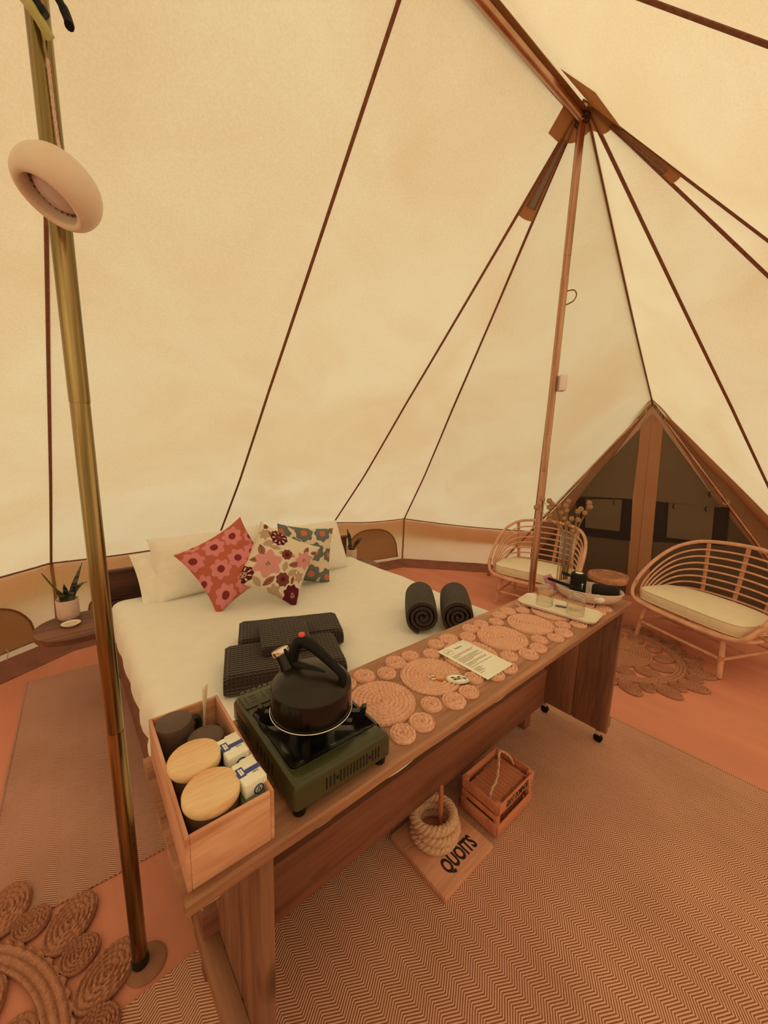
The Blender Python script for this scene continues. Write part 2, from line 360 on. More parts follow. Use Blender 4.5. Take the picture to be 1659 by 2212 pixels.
# vents between twin seams, patches round the pole head
def on(a, b, u, v, d): return panel(a, b, d)(u, v)
for a, b in (('b3', 'b4'), ('f4', 'f3')):
    ob('vent_patch', G().grid(lambda u, v: on(a, b, u, v*.125, .006), 8, 10), m_patch, roof, ang=80)
    ob('vent_mesh', G().grid(lambda u, v: on(a, b, .22+.56*u, .035+.075*v, .012), 6, 10), m_ventg, roof, ang=80)
    fr = [on(a, b, .22, .035, .014), on(a, b, .22, .11, .014), on(a, b, .78, .11, .014), on(a, b, .78, .035, .014)]
    ob('vent_frame', G().tube(fr, .004, 6, closed=True), m_seam, roof)
ob('pole_head_patch', G().grid(lambda u, v: on('b2', 'b3', .90+.10*u, .002+.040*v, .006), 6, 6), m_patch, roof, ang=80)
ob('pole_head_patch', G().grid(lambda u, v: on('b4', 'b5', u, .038*v, .006), 6, 6), m_patch, roof, ang=80)
for c in ('b5', 'f5'):
    ob('pole_head_patch', G().grid(lambda u, v: seam(c, v*.038).lerp(T2.lerp(APEX, v*.05), u)+(INSIDE-T2).normalized()*.006, 6, 6), m_patch, roof, ang=80)
ob('pole_head_patch', G().grid(lambda u, v: on('f5', 'f4', u, .04*v, .006), 6, 6), m_patch, roof, ang=80)
ob('pole_head_patch', G().grid(lambda u, v: on('f3', 'f2', .3*u, .01+.04*v, .006), 6, 6), m_patch, roof, ang=80)
# cord round the pole head
ob('lashing', G().tube([T2+Vector((.03*math.cos(a), .03*math.sin(a), -.10+.003*a)) for a in [k*.4 for k in range(34)]], .004, 6), m_dblack, roof)

# ---- walls
def wallf(a, b, d=0.0, z0=0.0):
    A0 = Vector((*CN[a][2], z0)); B0 = Vector((*CN[b][2], z0)); pf = panel(a, b)
    def f(u, h):
        p = A0.lerp(B0, u).lerp(pf(u, 1), h); s = math.sin(math.pi*u)
        wv = .014*s*nz(p.x*2, p.y*2, p.z*3+5)*(1-.5*h)
        ed = min(u, 1-u); wv += .010*math.sin((h*6+ed*40))*math.exp(-ed*9)*math.sin(math.pi*h)
        wv += .006*math.sin(u*26+h*9)*max(0, h-.45)
        o = Vector((p.x-CX.x, p.y-CX.y, 0)).normalized(); bulge = .02*s*math.sin(math.pi*h)
        return p + o*(wv+bulge-d)
    return f
def wall(name, prs, label):
    r = bpy.data.objects.new(name, None); COL.objects.link(r); tag(r, label, kind='structure')
    for a, b in prs:
        ob('wall_panel', G().grid(wallf(a, b), 40, 20), m_wall, r, ang=80)
        ob('corner_tape', ribbon([wallf(a, b, .006)(0.0, h/8) for h in range(9)], .02, INSIDE), m_patch, r, smooth=False)
        ob('hem', ribbon([wallf(a, b, .008)(u/20, .012) for u in range(21)], .012, INSIDE), m_seam, r, smooth=False)
    return r
wall('wall_back', [('b0', 'b1'), ('b1', 'b2'), ('b2', 'b3'), ('b3', 'b4')], 'low canvas side wall behind the bed head')
wall('wall_right', [('b4', 'b5'), ('f5', 'f4')], 'low canvas side wall beside the tent door')
wall('wall_front', [('f4', 'f3'), ('f3', 'f2'), ('f2', 'f1'), ('f1', 'f0')], 'low canvas side wall behind the viewer')
wall('wall_left', [('f0', 'l1'), ('l1', 'l2'), ('l2', 'b0')], 'low canvas side wall at the far left end')

# ---- half-moon wall windows with brown flaps
def moon(name, a, b, u0, u1, zt, label, z0=.11):
    wf = wallf(a, b, .016); H = .60; um = (u0+u1)/2; hw = (u1-u0)/2
    def f(u, v):
        x = -1+2*u; arc = max(0, 1-abs(x)**2.6)**.5; z = z0 + (zt-z0)*arc*v; return wf(um+hw*x, z/H)
    r = ob(name, G().grid(f, 24, 8), m_winmesh, ang=80, label=label, kind='structure')
    path = [f(k/24, 1) for k in range(25)]
    q = lambda p: p+(INSIDE-p).normalized()*.004
    ob('piping', G().tube([q(p) for p in path], .006, 6), m_seam, r)
    ob('sill_seam', G().tube([q(f(k/12, 0)) for k in range(13)], .004, 6), m_seam, r)
    e = q(f(.72, 0)); ob('toggle_cord', G().tube(crom([e+Vector((0, -.01, .03)), e+Vector((.012, -.015, .01)), e+Vector((.004, -.02, -.03)), e+Vector((-.004, -.02, -.06))], 4), .0025, 5), m_rope, r)
    ob('toggle', G().tube([e+Vector((-.004, -.02, -.05)), e+Vector((-.008, -.02, -.075))], .005, 6), m_dblack, r)
moon('window_1', 'b0', 'b1', .42, .90, .425, 'half-moon wall window with brown flap left of the bed')
moon('window_2', 'b1', 'b2', .13, .87, .44, 'half-moon wall window hidden behind the bed head')
moon('window_3', 'b3', 'b4', .13, .92, .51, 'half-moon wall window with brown flap right of the bed')

# ---- floor, ground
order = ['b0', 'b1', 'b2', 'b3', 'b4', 'b5', 'f5', 'f4', 'f3', 'f2', 'f1', 'f0', 'l1', 'l2']
ring = []
for i, c in enumerate(order):
    a = Vector(CN[c][2]); b = Vector(CN[order[(i+1) % len(order)]][2])
    if c == 'b5': segs = [a, Vector((ZIP.x, ZIP.y)), b]
    else: segs = [a, b]
    for p, q in zip(segs, segs[1:]): ring += [p.lerp(q, k/10) for k in range(10)]
g = G(); n = len(ring); cxy = Vector((1.2, 1.0))
rows = [0, .2, .4, .6, .75, .85, .9, .93, .955, .975, .99, 1.0]
for s in rows:
    for k, p in enumerate(ring):
        q = cxy.lerp(p, s); z = 0 if s < .955 else ((s-.955)/.045)**1.6*.03
        z += .006*max(0, nz(q.x*2.2, q.y*2.2))*(0 if s < .8 else 1)
        g.v.append((q.x, q.y, z))
for i in range(len(rows)-1):
    for k in range(n): j = (k+1) % n; g.f.append((i*n+k, i*n+j, (i+1)*n+j, (i+1)*n+k))
flo = ob('floor', g, m_floor, ang=80, label='terracotta coloured groundsheet covering the tent floor', kind='structure')
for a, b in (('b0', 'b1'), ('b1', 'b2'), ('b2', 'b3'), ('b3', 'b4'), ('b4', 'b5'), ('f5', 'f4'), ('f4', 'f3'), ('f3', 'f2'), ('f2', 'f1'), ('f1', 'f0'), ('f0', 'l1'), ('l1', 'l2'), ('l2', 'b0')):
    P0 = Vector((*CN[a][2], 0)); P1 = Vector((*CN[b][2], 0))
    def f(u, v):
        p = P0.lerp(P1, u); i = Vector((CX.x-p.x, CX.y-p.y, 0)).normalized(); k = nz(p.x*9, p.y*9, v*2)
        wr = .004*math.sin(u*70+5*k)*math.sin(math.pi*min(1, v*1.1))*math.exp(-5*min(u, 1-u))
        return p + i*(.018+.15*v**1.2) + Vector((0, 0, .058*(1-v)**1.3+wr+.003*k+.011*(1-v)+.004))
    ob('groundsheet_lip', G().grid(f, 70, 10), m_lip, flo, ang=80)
ob('ground', G().box(1.2, 1, -.12, 60, 60, .2), m_grass, label='grass outside under the tent', kind='structure')

# ---- the door at the far end
door = bpy.data.objects.new('door_1', None); COL.objects.link(door); tag(door, 'triangular zipped tent door with dark cloth panels', kind='structure')
def leaf(base, eave, sgn):
    eave = Vector(eave)
    def f(u, v):
        t = APEX.lerp(ZIP, v); e = APEX.lerp(base, v); p = t.lerp(e, u); return p+Vector((.012*nz(p.y*3, p.z*3, sgn*4)*math.sin(math.pi*u), 0, 0))
    return ob('door_leaf', G().grid(f, 16, 30), m_door, door, ang=80)
ll = leaf(DL, CN['b5'][0], 1); rl = leaf(DR, CN['f5'][0], -1)
for e_, b_ in ((CN['b5'][0], DL), (CN['f5'][0], DR)):
    ob('side_gusset', G().grid(lambda u, v: APEX.lerp(Vector(e_).lerp(b_, u), v), 6, 20), m_gus, door, ang=80)
NL = (ZIP-APEX).cross(DL-APEX).normalized(); NL = NL if NL.x < 0 else -NL
NR = (ZIP-APEX).cross(DR-APEX).normalized(); NR = NR if NR.x < 0 else -NR
def dpoly(name, pts, N, mat, t, parent): return ob(name, G().slab([Vector(p)+N*.008 for p in pts], N, t), mat, parent, smooth=False)
dpoly('lower_cloth', [(4.429, 1.831, 1.049), (4.483, 1.297, 1.077), (4.602, 1.270, .03), (4.494, 2.291, .02), (4.437, 2.123, .682)], NL, m_dgrey, .003, ll)
dpoly('mesh_band', [(4.427, 1.838, 1.027), (4.480, 1.296, 1.073), (4.529, 1.278, .627), (4.478, 1.782, .601)], NL, m_dblack, .004, ll)
dpoly('upper_cloth', [(4.405, 1.286, 1.778), (4.425, 1.829, 1.049), (4.479, 1.296, 1.070)], NL, m_dgrey2, .008, ll)
dpoly('pocket', [(4.432, 1.730, 1.024), (4.466, 1.383, 1.054), (4.503, 1.381, .715), (4.469, 1.714, .700)], NL, m_dgrey2, .006, ll)
dpoly('facing_strip', [(4.398, 1.288, 1.804), (4.395, 1.207, 1.910), (4.602, 1.191, .02), (4.595, 1.271, .02)], NL, m_face, .006, ll)
dpoly('lower_cloth', [(4.521, 1.106, 1.075), (4.654, .628, 1.068), (4.802, .277, .595), (4.90, .15, .03), (4.637, 1.084, .032)], NR, m_dgrey, .003, rl)
dpoly('mesh_band', [(4.516, 1.108, 1.070), (4.666, .571, 1.067), (4.709, .551, .708), (4.562, 1.104, .654)], NR, m_dblack, .004, rl)
dpoly('upper_cloth', [(4.439, 1.116, 1.776), (4.517, 1.105, 1.068), (4.650, .627, 1.062)], NR, m_dgrey2, .008, rl)
dpoly('pocket', [(4.539, 1.005, 1.063), (4.631, .673, 1.064), (4.673, .658, .717), (4.581, .987, .718)], NR, m_dgrey2, .006, rl)
dpoly('facing_strip', [(4.398, 1.201, 1.910), (4.433, 1.117, 1.793), (4.629, 1.082, .034), (4.602, 1.191, .02)], NR, m_face, .006, rl)
zp = [APEX.lerp(ZIP, v/20)+NL*.018 for v in range(1, 21)]
ob('zipper', G().tube(zp, .006, 6), m_seam, door)
ob('zip_pull', bx(.012, .012, .03, .002), M_metal('zip metal', (.7, .6, .45), (.8, .7, .55), .3), door, loc=tuple(ZIP+NL*.03+Vector((0, 0, .04))))
for p in ((4.42, 1.66, 1.03), (4.44, 1.44, 1.04), (4.53, .95, 1.06), (4.61, .72, 1.06), (4.40, 1.79, 1.22), (4.60, .71, 1.20)):
    p = Vector(p)+Vector((-.03, 0, 0))
    ob('tie_tab', G().tube(crom([p, p+Vector((-.008, .006, -.02)), p+Vector((0, -.004, -.045))], 4), .006, 6), m_dblack, door)
# rolled outer flap lashed along the right edge, hood over the top
fl0 = APEX.lerp(Vector((4.88, .0, .62)), .10)+NR*.05; fl1 = Vector((4.86, -.05, .60))+NR*.05
pts = [fl0.lerp(fl1, k/16)+Vector((0, 0, .01*math.sin(k))) for k in range(17)]
ob('rolled_flap', G().tube(pts, [.018+.040*min(1, k/9) for k in range(17)], 12), m_door, door)
for k in (7, 13): ob('flap_tie', G().tube([pts[k]+Vector((-.01, .055*math.cos(a), .055*math.sin(a)+.01)) for a in [j*.5 for j in range(13)]], .004, 5), m_rope, door)
hood = crom([APEX+Vector((-.06, .17, -.16)), APEX+Vector((-.07, .06, -.02)), APEX+Vector((-.07, 0, .015)), APEX+Vector((-.07, -.06, -.02)), APEX+Vector((-.05, -.17, -.17))], 6)
def hf(u, v):
    k = u*(len(hood)-1); i = min(int(k), len(hood)-2); p = hood[i].lerp(hood[i+1], k-i); return p+Vector((.10*v-.03, 0, .035*v+.006*math.sin(u*24)))
ob('hood', G().grid(hf, 24, 6), m_patch, door, ang=80)

# ------------------------------------------------------------------ poles
m_pole = M_metal('plated steel pole', (.11, .09, .035), (.56, .43, .21), .21, 5, (14, 14, .3), (.27, .19, .08))  # lengthwise streaks in the colour imitate reflections along the tube
m_pole2 = M_metal('plated steel pole pinkish', (.26, .17, .08), (.56, .36, .22), .26, 5, (14, 14, .4), (.52, .26, .19))  # same painted reflection streaks, pinker
m_pole3 = M_metal('plated steel frame', (.40, .22, .13), (.62, .36, .24), .28, 6, (1, 1, 1))
m_dark = M_plain('black plastic', (.012, .011, .010), .45, var=.2, scale=40)
def pole(name, label, base, tp, joints, mat, r=.019):
    t = thing(name, label, 'tent pole', base); d = Vector(tp)-Vector(base); L = d.length; d.normalize()
    js = [0]+[j/d.z for j in joints]+[L]
    for i, (a, b) in enumerate(zip(js, js[1:])):
        rr = r*(1 if i % 2 == 0 else .955); ob('pole_section', G().tube([d*a, d*(a+.004), d*(b-.003), d*b], [rr*.97, rr, rr, rr*.97], 28), mat, t)
    return t, d
p1, d1 = pole('tent_pole', 'thick brassy steel tent pole standing at the near end of the bench', (.074, 1.099, .012), (.040, 1.10, 3.10), [.755, 1.565], m_pole, .0195)
ob('foot_plug', G().lathe([(0, 0), (.021, 0), (.022, .012), (.020, .03), (0, .03)], 20), m_dark, p1, loc=(0, 0, -.002))
pd = ob('foot_pad', G().lathe([(0, 0), (.05, 0), (.052, .004), (.045, .008), (0, .008)], 24), M_plain('tan rubber pad', A(150, 92, 52), .8), p1, loc=(.012, -.006, -.0112))
p2, d2 = pole('tent_pole', 'slim reddish steel tent pole behind the far end of the bench', (2.002, 1.026, .004), (2.015, 1.002, 3.10), [1.40, 1.596, 2.362, 2.458], m_pole2, .0185)
hk = [d2*2.30+Vector((.012, -.012, 0)), d2*2.30+Vector((.035, -.035, .005)), d2*2.285+Vector((.046, -.046, 0)), d2*2.255+Vector((.038, -.038, 0)), d2*2.235+Vector((.012, -.012, 0))]
ob('pole_hook', G().tube(crom(hk, 5), .0035, 8), m_pole, p2)
rp = thing('ridge_pole', 'reddish steel ridge pole running under the roof peak', 'ridge pole', tuple(T1))
rv = T2-T1-Vector((0, 0, .03)); up0 = Vector((0, 0, -.05))
for a, b in ((-.0, .5), (.5, 1.0)):
    ob('pole_section', G().tube([up0+rv*a, up0+rv*(a+.002), up0+rv*(b-.002), up0+rv*b], [.0165, .017, .017, .0165], 18), m_pole3, rp)
ob('ridge_webbing', G().box(0, 0, 0, rv.length, .035, .004).xf(Matrix.Translation(rv*.5+Vector((0, .028, -.018))) @ rv.to_track_quat('X', 'Z').to_matrix().to_4x4()), m_seam, rp)
ob('ridge_webbing', G().box(0, 0, 0, rv.length, .05, .004).xf(Matrix.Translation(rv*.5+Vector((0, .0, -.026))) @ rv.to_track_quat('X', 'Z').to_matrix().to_4x4()), m_patch, rp)
# A-frame over the door
LF = Vector((3.955, 2.575, .004)); RF = Vector((4.80, -.20, .004)); AT = Vector((4.371, 1.208, 1.998))
af = thing('door_frame_pole', 'bent A-frame steel pole propping the tent door', 'tent pole', tuple(LF))
def legpts(F, s):
    return [Vector(F), Vector(F).lerp(AT, .5), Vector(F).lerp(AT, .93)]
ob('frame_leg', G().tube([p-LF for p in legpts(LF, 1)], .0125, 12), m_pole3, af)
ob('frame_leg', G().tube([p-LF for p in legpts(RF, 1)], .0125, 12), m_pole3, af)
ob('frame_bend', G().tube([p-LF for p in crom([LF.lerp(AT, .93), LF.lerp(AT, .975), AT+Vector((0, 0, -.012)), RF.lerp(AT, .975), RF.lerp(AT, .93)], 6)], .0115, 12), m_pole, af)
for F in (LF, RF): ob('foot_cap', G().lathe([(0, 0), (.02, 0), (.02, .02), (.014, .03), (0, .03)], 14), m_door, af, loc=tuple(F-LF-Vector((0, 0, .003))))
for F, k in ((LF, .60), (LF, .42), (RF, .56), (RF, .36)):
    c = F.lerp(AT, k)-LF; ob('frame_tie', G().tube([c+Vector((.03*math.cos(a)+.012, .02*math.sin(a), .02*math.cos(a))) for a in [j*.55 for j in range(13)]], .0035, 5), m_rope, af)
# ------------------------------------------------------------------ bench on castors
wb1, wb2 = A(110, 62, 32), A(172, 112, 64)
m_benchX = M_wood('bench pine top', tuple(x*1.2 for x in wb1), tuple(x*1.22 for x in wb2), 'X', 10)
m_benchZ = M_wood('bench pine upright', A(96, 54, 28), A(150, 92, 52), 'Z', 10)
m_benchY = M_wood('bench pine rail', A(100, 58, 30), A(158, 98, 55), 'Y', 10)
m_bedX = M_wood('bed board', A(98, 52, 28), A(150, 86, 48), 'X', 8)
m_bedY = M_wood('bed rail', A(96, 52, 28), A(146, 86, 48), 'Y', 8)
m_shelf = M_wood('walnut shelf', A(82, 42, 22), A(136, 78, 42), 'X', 12, knots=False)
m_chrome = M_metal('chrome', (.8, .78, .75), (.9, .88, .85), .15)
m_blk = M_plain('black rubber', (.005, .0045, .004), .55, var=.2, scale=60, spec=.25)
HB = .78; BX0, BX1, BY0, BY1 = .101, 2.146, .563, .935
bench = thing('bench', 'long rustic pine bench on castors straddling the foot of the bed', 'bench', (BX0, BY0, 0))
L = BX1-BX0; D = BY1-BY0; TT = .025
def plank_top(x0, x1, y0, y1, z0, z1, seed):
    g = G(); nx = 60; vs = []; fs = []
    for i in range(nx+1):
        x = x0+(x1-x0)*i/nx; j0 = .003*nz(x*5, seed) if y0 < .01 else 0; j1 = .003*nz(x*5, seed+9)
        vs += [(x, y0+j0+.004, z1), (x, y1+j1-.001, z1), (x, y1+j1, z1-.004), (x, y1+j1, z0), (x, y0+j0, z0), (x, y0+j0, z1-.005)]
    for i in range(nx):
        for k in range(6): q = (k+1) % 6; fs.append((i*6+k, (i+1)*6+k, (i+1)*6+q, i*6+q))
    fs += [tuple(range(5, -1, -1)), tuple(nx*6+k for k in range(6))]
    return g.add(vs, fs)
ob('top_plank', plank_top(0, L, 0, D*.49, HB-TT, HB, 1), m_benchX, bench)
ob('top_plank', plank_top(0, L, D*.495, D, HB-TT, HB, 4), m_benchX, bench)
def endpanel(x, z0, n=3, w=.028):
    for k in range(n):
        y0 = .008+(D-.016)*k/n; y1 = .008+(D-.016)*(k+1)/n-.0025
        ob('end_plank', bx(w, y1-y0, HB-TT-z0, .003, (x, (y0+y1)/2, (HB-TT+z0)/2)), m_benchZ, bench)
endpanel(.136, .075); endpanel(L-.075, .075, 2)
ob('foot_rail', bx(.042, D-.02, .062, .003, (.101, D/2, .245)), m_benchY, bench)
ob('foot_rail', bx(.03, D-.02, .06, .003, (L-.046, D/2, .12)), m_benchY, bench)
for x in (.136, L-.075):
    for y in (.045, D-.035):
        f = ob('castor_fork', bx(.03, .026, .026, .003, (x, y, .062)), m_chrome, bench)
        ob('castor_wheel', G().tube([(x-.011, y, .0275), (x-.009, y, .0275), (x+.009, y, .0275), (x+.011, y, .0275)], [.019, .0215, .0215, .019], 20), m_blk, f)

# ------------------------------------------------------------------ bed
X0, X1, Y0, Y1 = .195, 1.925, .85, 2.74
bed = thing('bed_frame', 'low wooden bed frame with headboard and rounded shelf wings', 'bed frame', (X0, Y0, 0))
W = X1-X0; LB = Y1-Y0
ob('foot_board', bx(W+.02, .034, .205, .004, (W/2, .017, .245)), m_bedX, bed)
for x in (.016, W-.016): ob('side_rail', bx(.032, LB-.03, .205, .004, (x, LB/2+.02, .245)), m_bedY, bed)
for x in (.06, W-.06):
    for y in (.075, LB-.08): ob('leg', bx(.06, .06, .145, .004, (x, y, .0725)), m_bedY, bed)
for k in range(9): ob('slat', bx(W-.08, .07, .018, .002, (W/2, .12+k*.205, .30)), m_bedX, bed)
hb = bpy.data.objects.new('headboard', None); COL.objects.link(hb); hb.parent = bed; hb.location = (0, LB, 0)
m_head = M_wood('dark headboard', A(50, 26, 14), A(92, 48, 26), 'X', 9)
for k, (z0, z1) in enumerate(((.20, .36), (.365, .53), (.535, .70))): ob('head_plank', bx(W+.03, .026, z1-z0, .004, (W/2, .013, (z0+z1)/2)), m_head, hb)
ob('head_cap', bx(W+.06, .05, .02, .004, (W/2, .02, .71)), m_head, hb)
for x in (.03, W-.03): ob('head_post', bx(.06, .03, .70, .004, (x, .042, .352)), m_head, hb)
def wing(sgn):
    ln, y0, y1 = .37, -.17, .23; poly = []
    for k in range(25):
        a = -math.pi/2+math.pi*k/24; poly.append((ln*.45+ln*.55*math.cos(a)**.8 if math.cos(a) > 1e-6 else ln*.45, (y0+y1)/2+(y1-y0)/2*math.sin(a)))
    poly = [(0, y0), *poly, (0, y1)]
    poly = [((W-.01+x) if sgn > 0 else (.01-x), LB+y) for x, y in poly]
    if sgn < 0: poly = poly[::-1]
    return ob('shelf_wing', G().prism(poly, .388, .42), m_shelf, bed, label='rounded walnut bedside shelf')
wing(-1); wing(1)

m_linen = M_plain('white linen', (.90, .87, .82), .9, var=.02, scale=14, bump=.12, bdist=.004, spec=.15)
m_linen2 = M_plain('white pillowcase', (.90, .86, .80), .9, var=.03, scale=25, bump=.3, bdist=.004, spec=.15)
ob('mattress', bx(1.64, 1.80, .19, .05), m_linen, loc=((X0+X1)/2, 1.80, .418), label='thick white mattress in the wooden bed frame, mostly under the duvet', cat='mattress')
def prof(u, half, r, side):
    a = abs(u); s = 1 if u >= 0 else -1
    if a < .84: return s*(half-r)*(a/.84)**.98, 0
    if a < .93: t = (a-.84)/.09*math.pi/2; return s*(half-r+r*math.sin(t)), r*(1-math.cos(t))
    t = (a-.93)/.07; return s*(half+.006*math.sin(3*t)), r+t*side
def duvet(u, v):
    x, dx = prof(-1+2*u, .865, .075, .085); cy, hy = 1.735, .903
    y, dy = prof(-1+2*v, hy, .06, .115 if v < .5 else .02)
    z = .578 - math.hypot(dx, dy) if min(dx, dy) > 0 and max(dx, dy) < .2 else .578 - max(dx, dy)
    z = max(z, .405)
    z += .010*nz(x*2.4+4, y*2.4)+.005*nz(x*6, y*6, 3)*(1 if dx+dy < .01 else .5)
    ed = dx/.17; fold = .015*math.sin(y*30+7*nz(y*3, x))*min(1, ed*1.6)*max(.25, 1-abs(y+.45)/.6) if x < 0 else 0
    px = 1.06+x+ (-.012 if x < 0 else .0) + (-fold if x < 0 else 0) - (.02*(y+.9) if x > .7 else 0)*.0
    wv = .006*math.sin(x*21)*min(1, dy/.1) if y < 0 else 0
    return (px, cy+y-wv, z + .5*fold)
ob('duvet', G().grid(duvet, 90, 100), m_linen, ang=80, label='smooth white duvet spread over the double bed', cat='duvet')

def cushion_fn(w, h, bulge, side, sag=.0, pinch=.06, seed=0, crease=.004):
    def f(u, v):
        x = -1+2*u; y = -1+2*v
        p = (max(0, 1-abs(x)**2.6)*max(0, 1-abs(y)**2.6))**.5
        # edges draw in between pointed corners
        X = x*(1-pinch*(1-y*y)); Y = y*(1-pinch*(1-x*x))
        z = side*(bulge*p) + crease*nz(X*3+seed, Y*3, side)*min(1, p*3+.1)
        return (X*w/2, Y*h/2 - sag*(1-p)*0, z)
    return f
def soft(name, w, h, bulge, mat, loc, ang, n=40, colf=None, pinch=.06, seed=0, backmat=None, back_bulge=None, crease=.004, **kw):
    M = Matrix.Rotation(R_(ang[0]), 4, 'Z') @ Matrix.Rotation(R_(ang[1]), 4, 'X') @ Matrix.Rotation(R_(ang[2]), 4, 'Z')
    g = G().grid(cushion_fn(w, h, bulge, 1, pinch=pinch, seed=seed, crease=crease), n, n, colf=colf, uvf=lambda u, v: (u*w, v*h))
    bb = back_bulge if back_bulge is not None else bulge*.6
    gb = G().grid(cushion_fn(w, h, bb, -1, pinch=pinch, seed=seed, crease=0), 24, 24)
    if backmat is None:
        k = len(g.v); g.add(gb.v, gb.f)
        if g.uv: g.uv = g.uv+[(0, 0)]*len(gb.v)
    e = M.to_euler()
    o = ob(name, g, mat, loc=loc, rot=tuple(e), ang=80, **kw)
    if backmat is not None: ob('cushion_back', gb, backmat, o, ang=80)
    return o
# white pillows
soft('pillow', .70, .40, .115, m_linen2, (.745, 2.55, .745), (0, 63, 1.5), pinch=.05, seed=1, label='plump white pillow leaning at the left of the bed head, behind the rust cushion', cat='pillow', group='white bed pillows')
soft('pillow', .68, .40, .115, m_linen2, (1.385, 2.49, .735), (0, 61, 0), pinch=.05, seed=2, label='plump white pillow leaning at the right of the bed head, behind the teal-flowered cushion', cat='pillow', group='white bed pillows')
soft('pillow', .62, .36, .07, m_linen2, (.625, 2.605, .69), (2, 46, 2), pinch=.04, seed=3, label='flat white pillow lowest against the headboard, its corner showing at the far left', cat='pillow', group='white bed pillows')
soft('pillow', .62, .36, .07, m_linen2, (1.40, 2.60, .68), (-2, 46, -2), pinch=.04, seed=4, label='flat white pillow lowest against the headboard on the right, behind another pillow', cat='pillow', group='white bed pillows')

# embroidered cushions: flat print carried by a colour attribute
def petal_r(a, n, k): return 1+k*math.cos(n*a)
def flower(x, y, cx, cy, r, n, k, rot=0):
    d = math.hypot(x-cx, y-cy); a = math.atan2(y-cy, x-cx)+rot; return d < r*petal_r(a, n, k)
def leafp(x, y, cx, cy, L, wd, ang):
    dx, dy = x-cx, y-cy; c, s = math.cos(ang), math.sin(ang); t = dx*c+dy*s; q = -dx*s+dy*c; t /= L
    return abs(t) < 1 and abs(q) < wd*(1-t*t)
K = .92
RUST, PINK, MAR = A(178, 82, 50), A(206, 112, 86), A(124, 40, 34)
redF = [(.47, .63, .30), (-.13, .63, .30), (-.80, .56, .30), (.24, -.04, .30), (-.34, -.05, .30), (-.60, -.74, .31), (-.95, -.12, .25), (.72, -.10, .28), (.02, -.80, .28), (.62, -.70, .3), (-.55, 1.0, .2), (.95, .35, .2)]
def red_col(u, v):
    x, y = -1+2*u, -1+2*v; c = RUST
    for i, (a, b, r) in enumerate(redF):
        if flower(x, y, a, b, r*K, 7, .13, i): c = PINK
        if math.hypot((x-a)/1.0, (y-b)) < r*.36: c = MAR
    return c
CRM, PK2, MR2, BRN, TAN, OCH = A(214, 178, 120), A(206, 124, 94), A(88, 24, 26), A(120, 52, 34), A(176, 132, 82), A(150, 92, 56)
def flo_col(u, v):
    x, y = -1+2*u, -1+2*v; c = CRM
    for (a, b, L, wd, an, cc) in ((-.57, .41, .2, .1, .6, TAN), (-.69, .12, .2, .11, -.9, OCH), (-.73, -.2, .18, .09, .3, OCH), (.47, .08, .2, .1, .5, OCH), (-.07, -.7, .22, .1, 1.1, OCH), (-.38, -.82, .22, .09, -.6, TAN), (.5, -.19, .2, .09, .9, TAN), (.21, -.1, .18, .09, 1.7, TAN), (.45, -1.0, .18, .08, -.7, TAN), (.92, .7, .13, .07, .4, OCH), (.64, .66, .17, .08, 1.6, OCH), (-.32, .36, .2, .07, .2, TAN), (.6, -.39, .14, .06, 1.7, OCH), (-.05, .28, .12, .06, .2, TAN), (.28, .33, .12, .06, -.2, TAN), (-.8, .9, .12, .07, 1.2, BRN), (-.7, .75, .12, .06, .3, OCH), (-.55, .7, .16, .07, -.3, OCH)):
        if leafp(x, y, a, b, L, wd, an):
            c = cc
            dx, dy = x-a, y-b; q = -dx*math.sin(an)+dy*math.cos(an); t = dx*math.cos(an)+dy*math.sin(an)
            if cc is OCH and (abs(q) < .013 or abs((abs(q)*1.2-t) % .09) < .016): c = BRN
    def fl(a, b, r, n, k, col, ctr, cr, rot=0, rays=None, dots=None):
        nonlocal c
        if flower(x, y, a, b, r, n, k, rot):
            c = col
            if rays:
                an = math.atan2(y-b, x-a); d = math.hypot(x-a, y-b)/r
                if .42 < d < .86 and abs(((an+rot)*8/(2*math.pi)) % 1-.5) < .17*(1-abs(d-.64)/.3): c = rays
        if math.hypot(x-a, y-b) < cr: c = ctr
        if dots:
            for k2 in range(3):
                if math.hypot(x-a-cr*.5*math.cos(2.1*k2), y-b-cr*.5*math.sin(2.1*k2)) < cr*.28: c = dots
    fl(-.33, -.21, .40, 6, .16, PK2, TAN, .085, .3, dots=BRN)
    fl(.71, .34, .27, 7, .16, PK2, TAN, .07, .1, dots=BRN)
    fl(-.32, .74, .27, 9, .05, MR2, BRN, .07, 0, CRM)
    fl(-.83, -.74, .28, 9, .06, MR2, TAN, .10, .2, CRM, BRN)
    fl(.11, .29, .17, 8, .06, BRN, MR2, .07)
    fl(.30, -.5, .21, 8, .07, BRN, MR2, .075)
    fl(.77, -.78, .29, 9, .09, MR2, BRN, .09, .3, dots=TAN)
    fl(-.78, .62, .15, 6, .2, TAN, TAN, .02); fl(.77, -.21, .15, 6, .22, TAN, PK2, .05); fl(.19, -.92, .18, 6, .22, TAN, TAN, .02)
    return c
TEAL, ORG, CR2 = A(104, 94, 68), A(190, 96, 54), A(214, 174, 116)
bluF = [(-.92, .72, .34), (-.14, .78, .34), (.55, .79, .32), (.30, .10, .36), (.22, -.72, .36), (.85, -.78, .33), (.88, .02, .26), (1.0, .95, .2), (-.50, .30, .30), (-.55, -.45, .34), (-.5, 1.05, .18)]
def blu_col(u, v):
    x, y = -1+2*u, -1+2*v; c = CR2
    for i, (a, b, r) in enumerate(bluF):
        if flower(x, y, a, b, r*.93, 7, .09, i*.7): c = TEAL
        if math.hypot(x-a, y-b) < r*.34: c = ORG
    return c
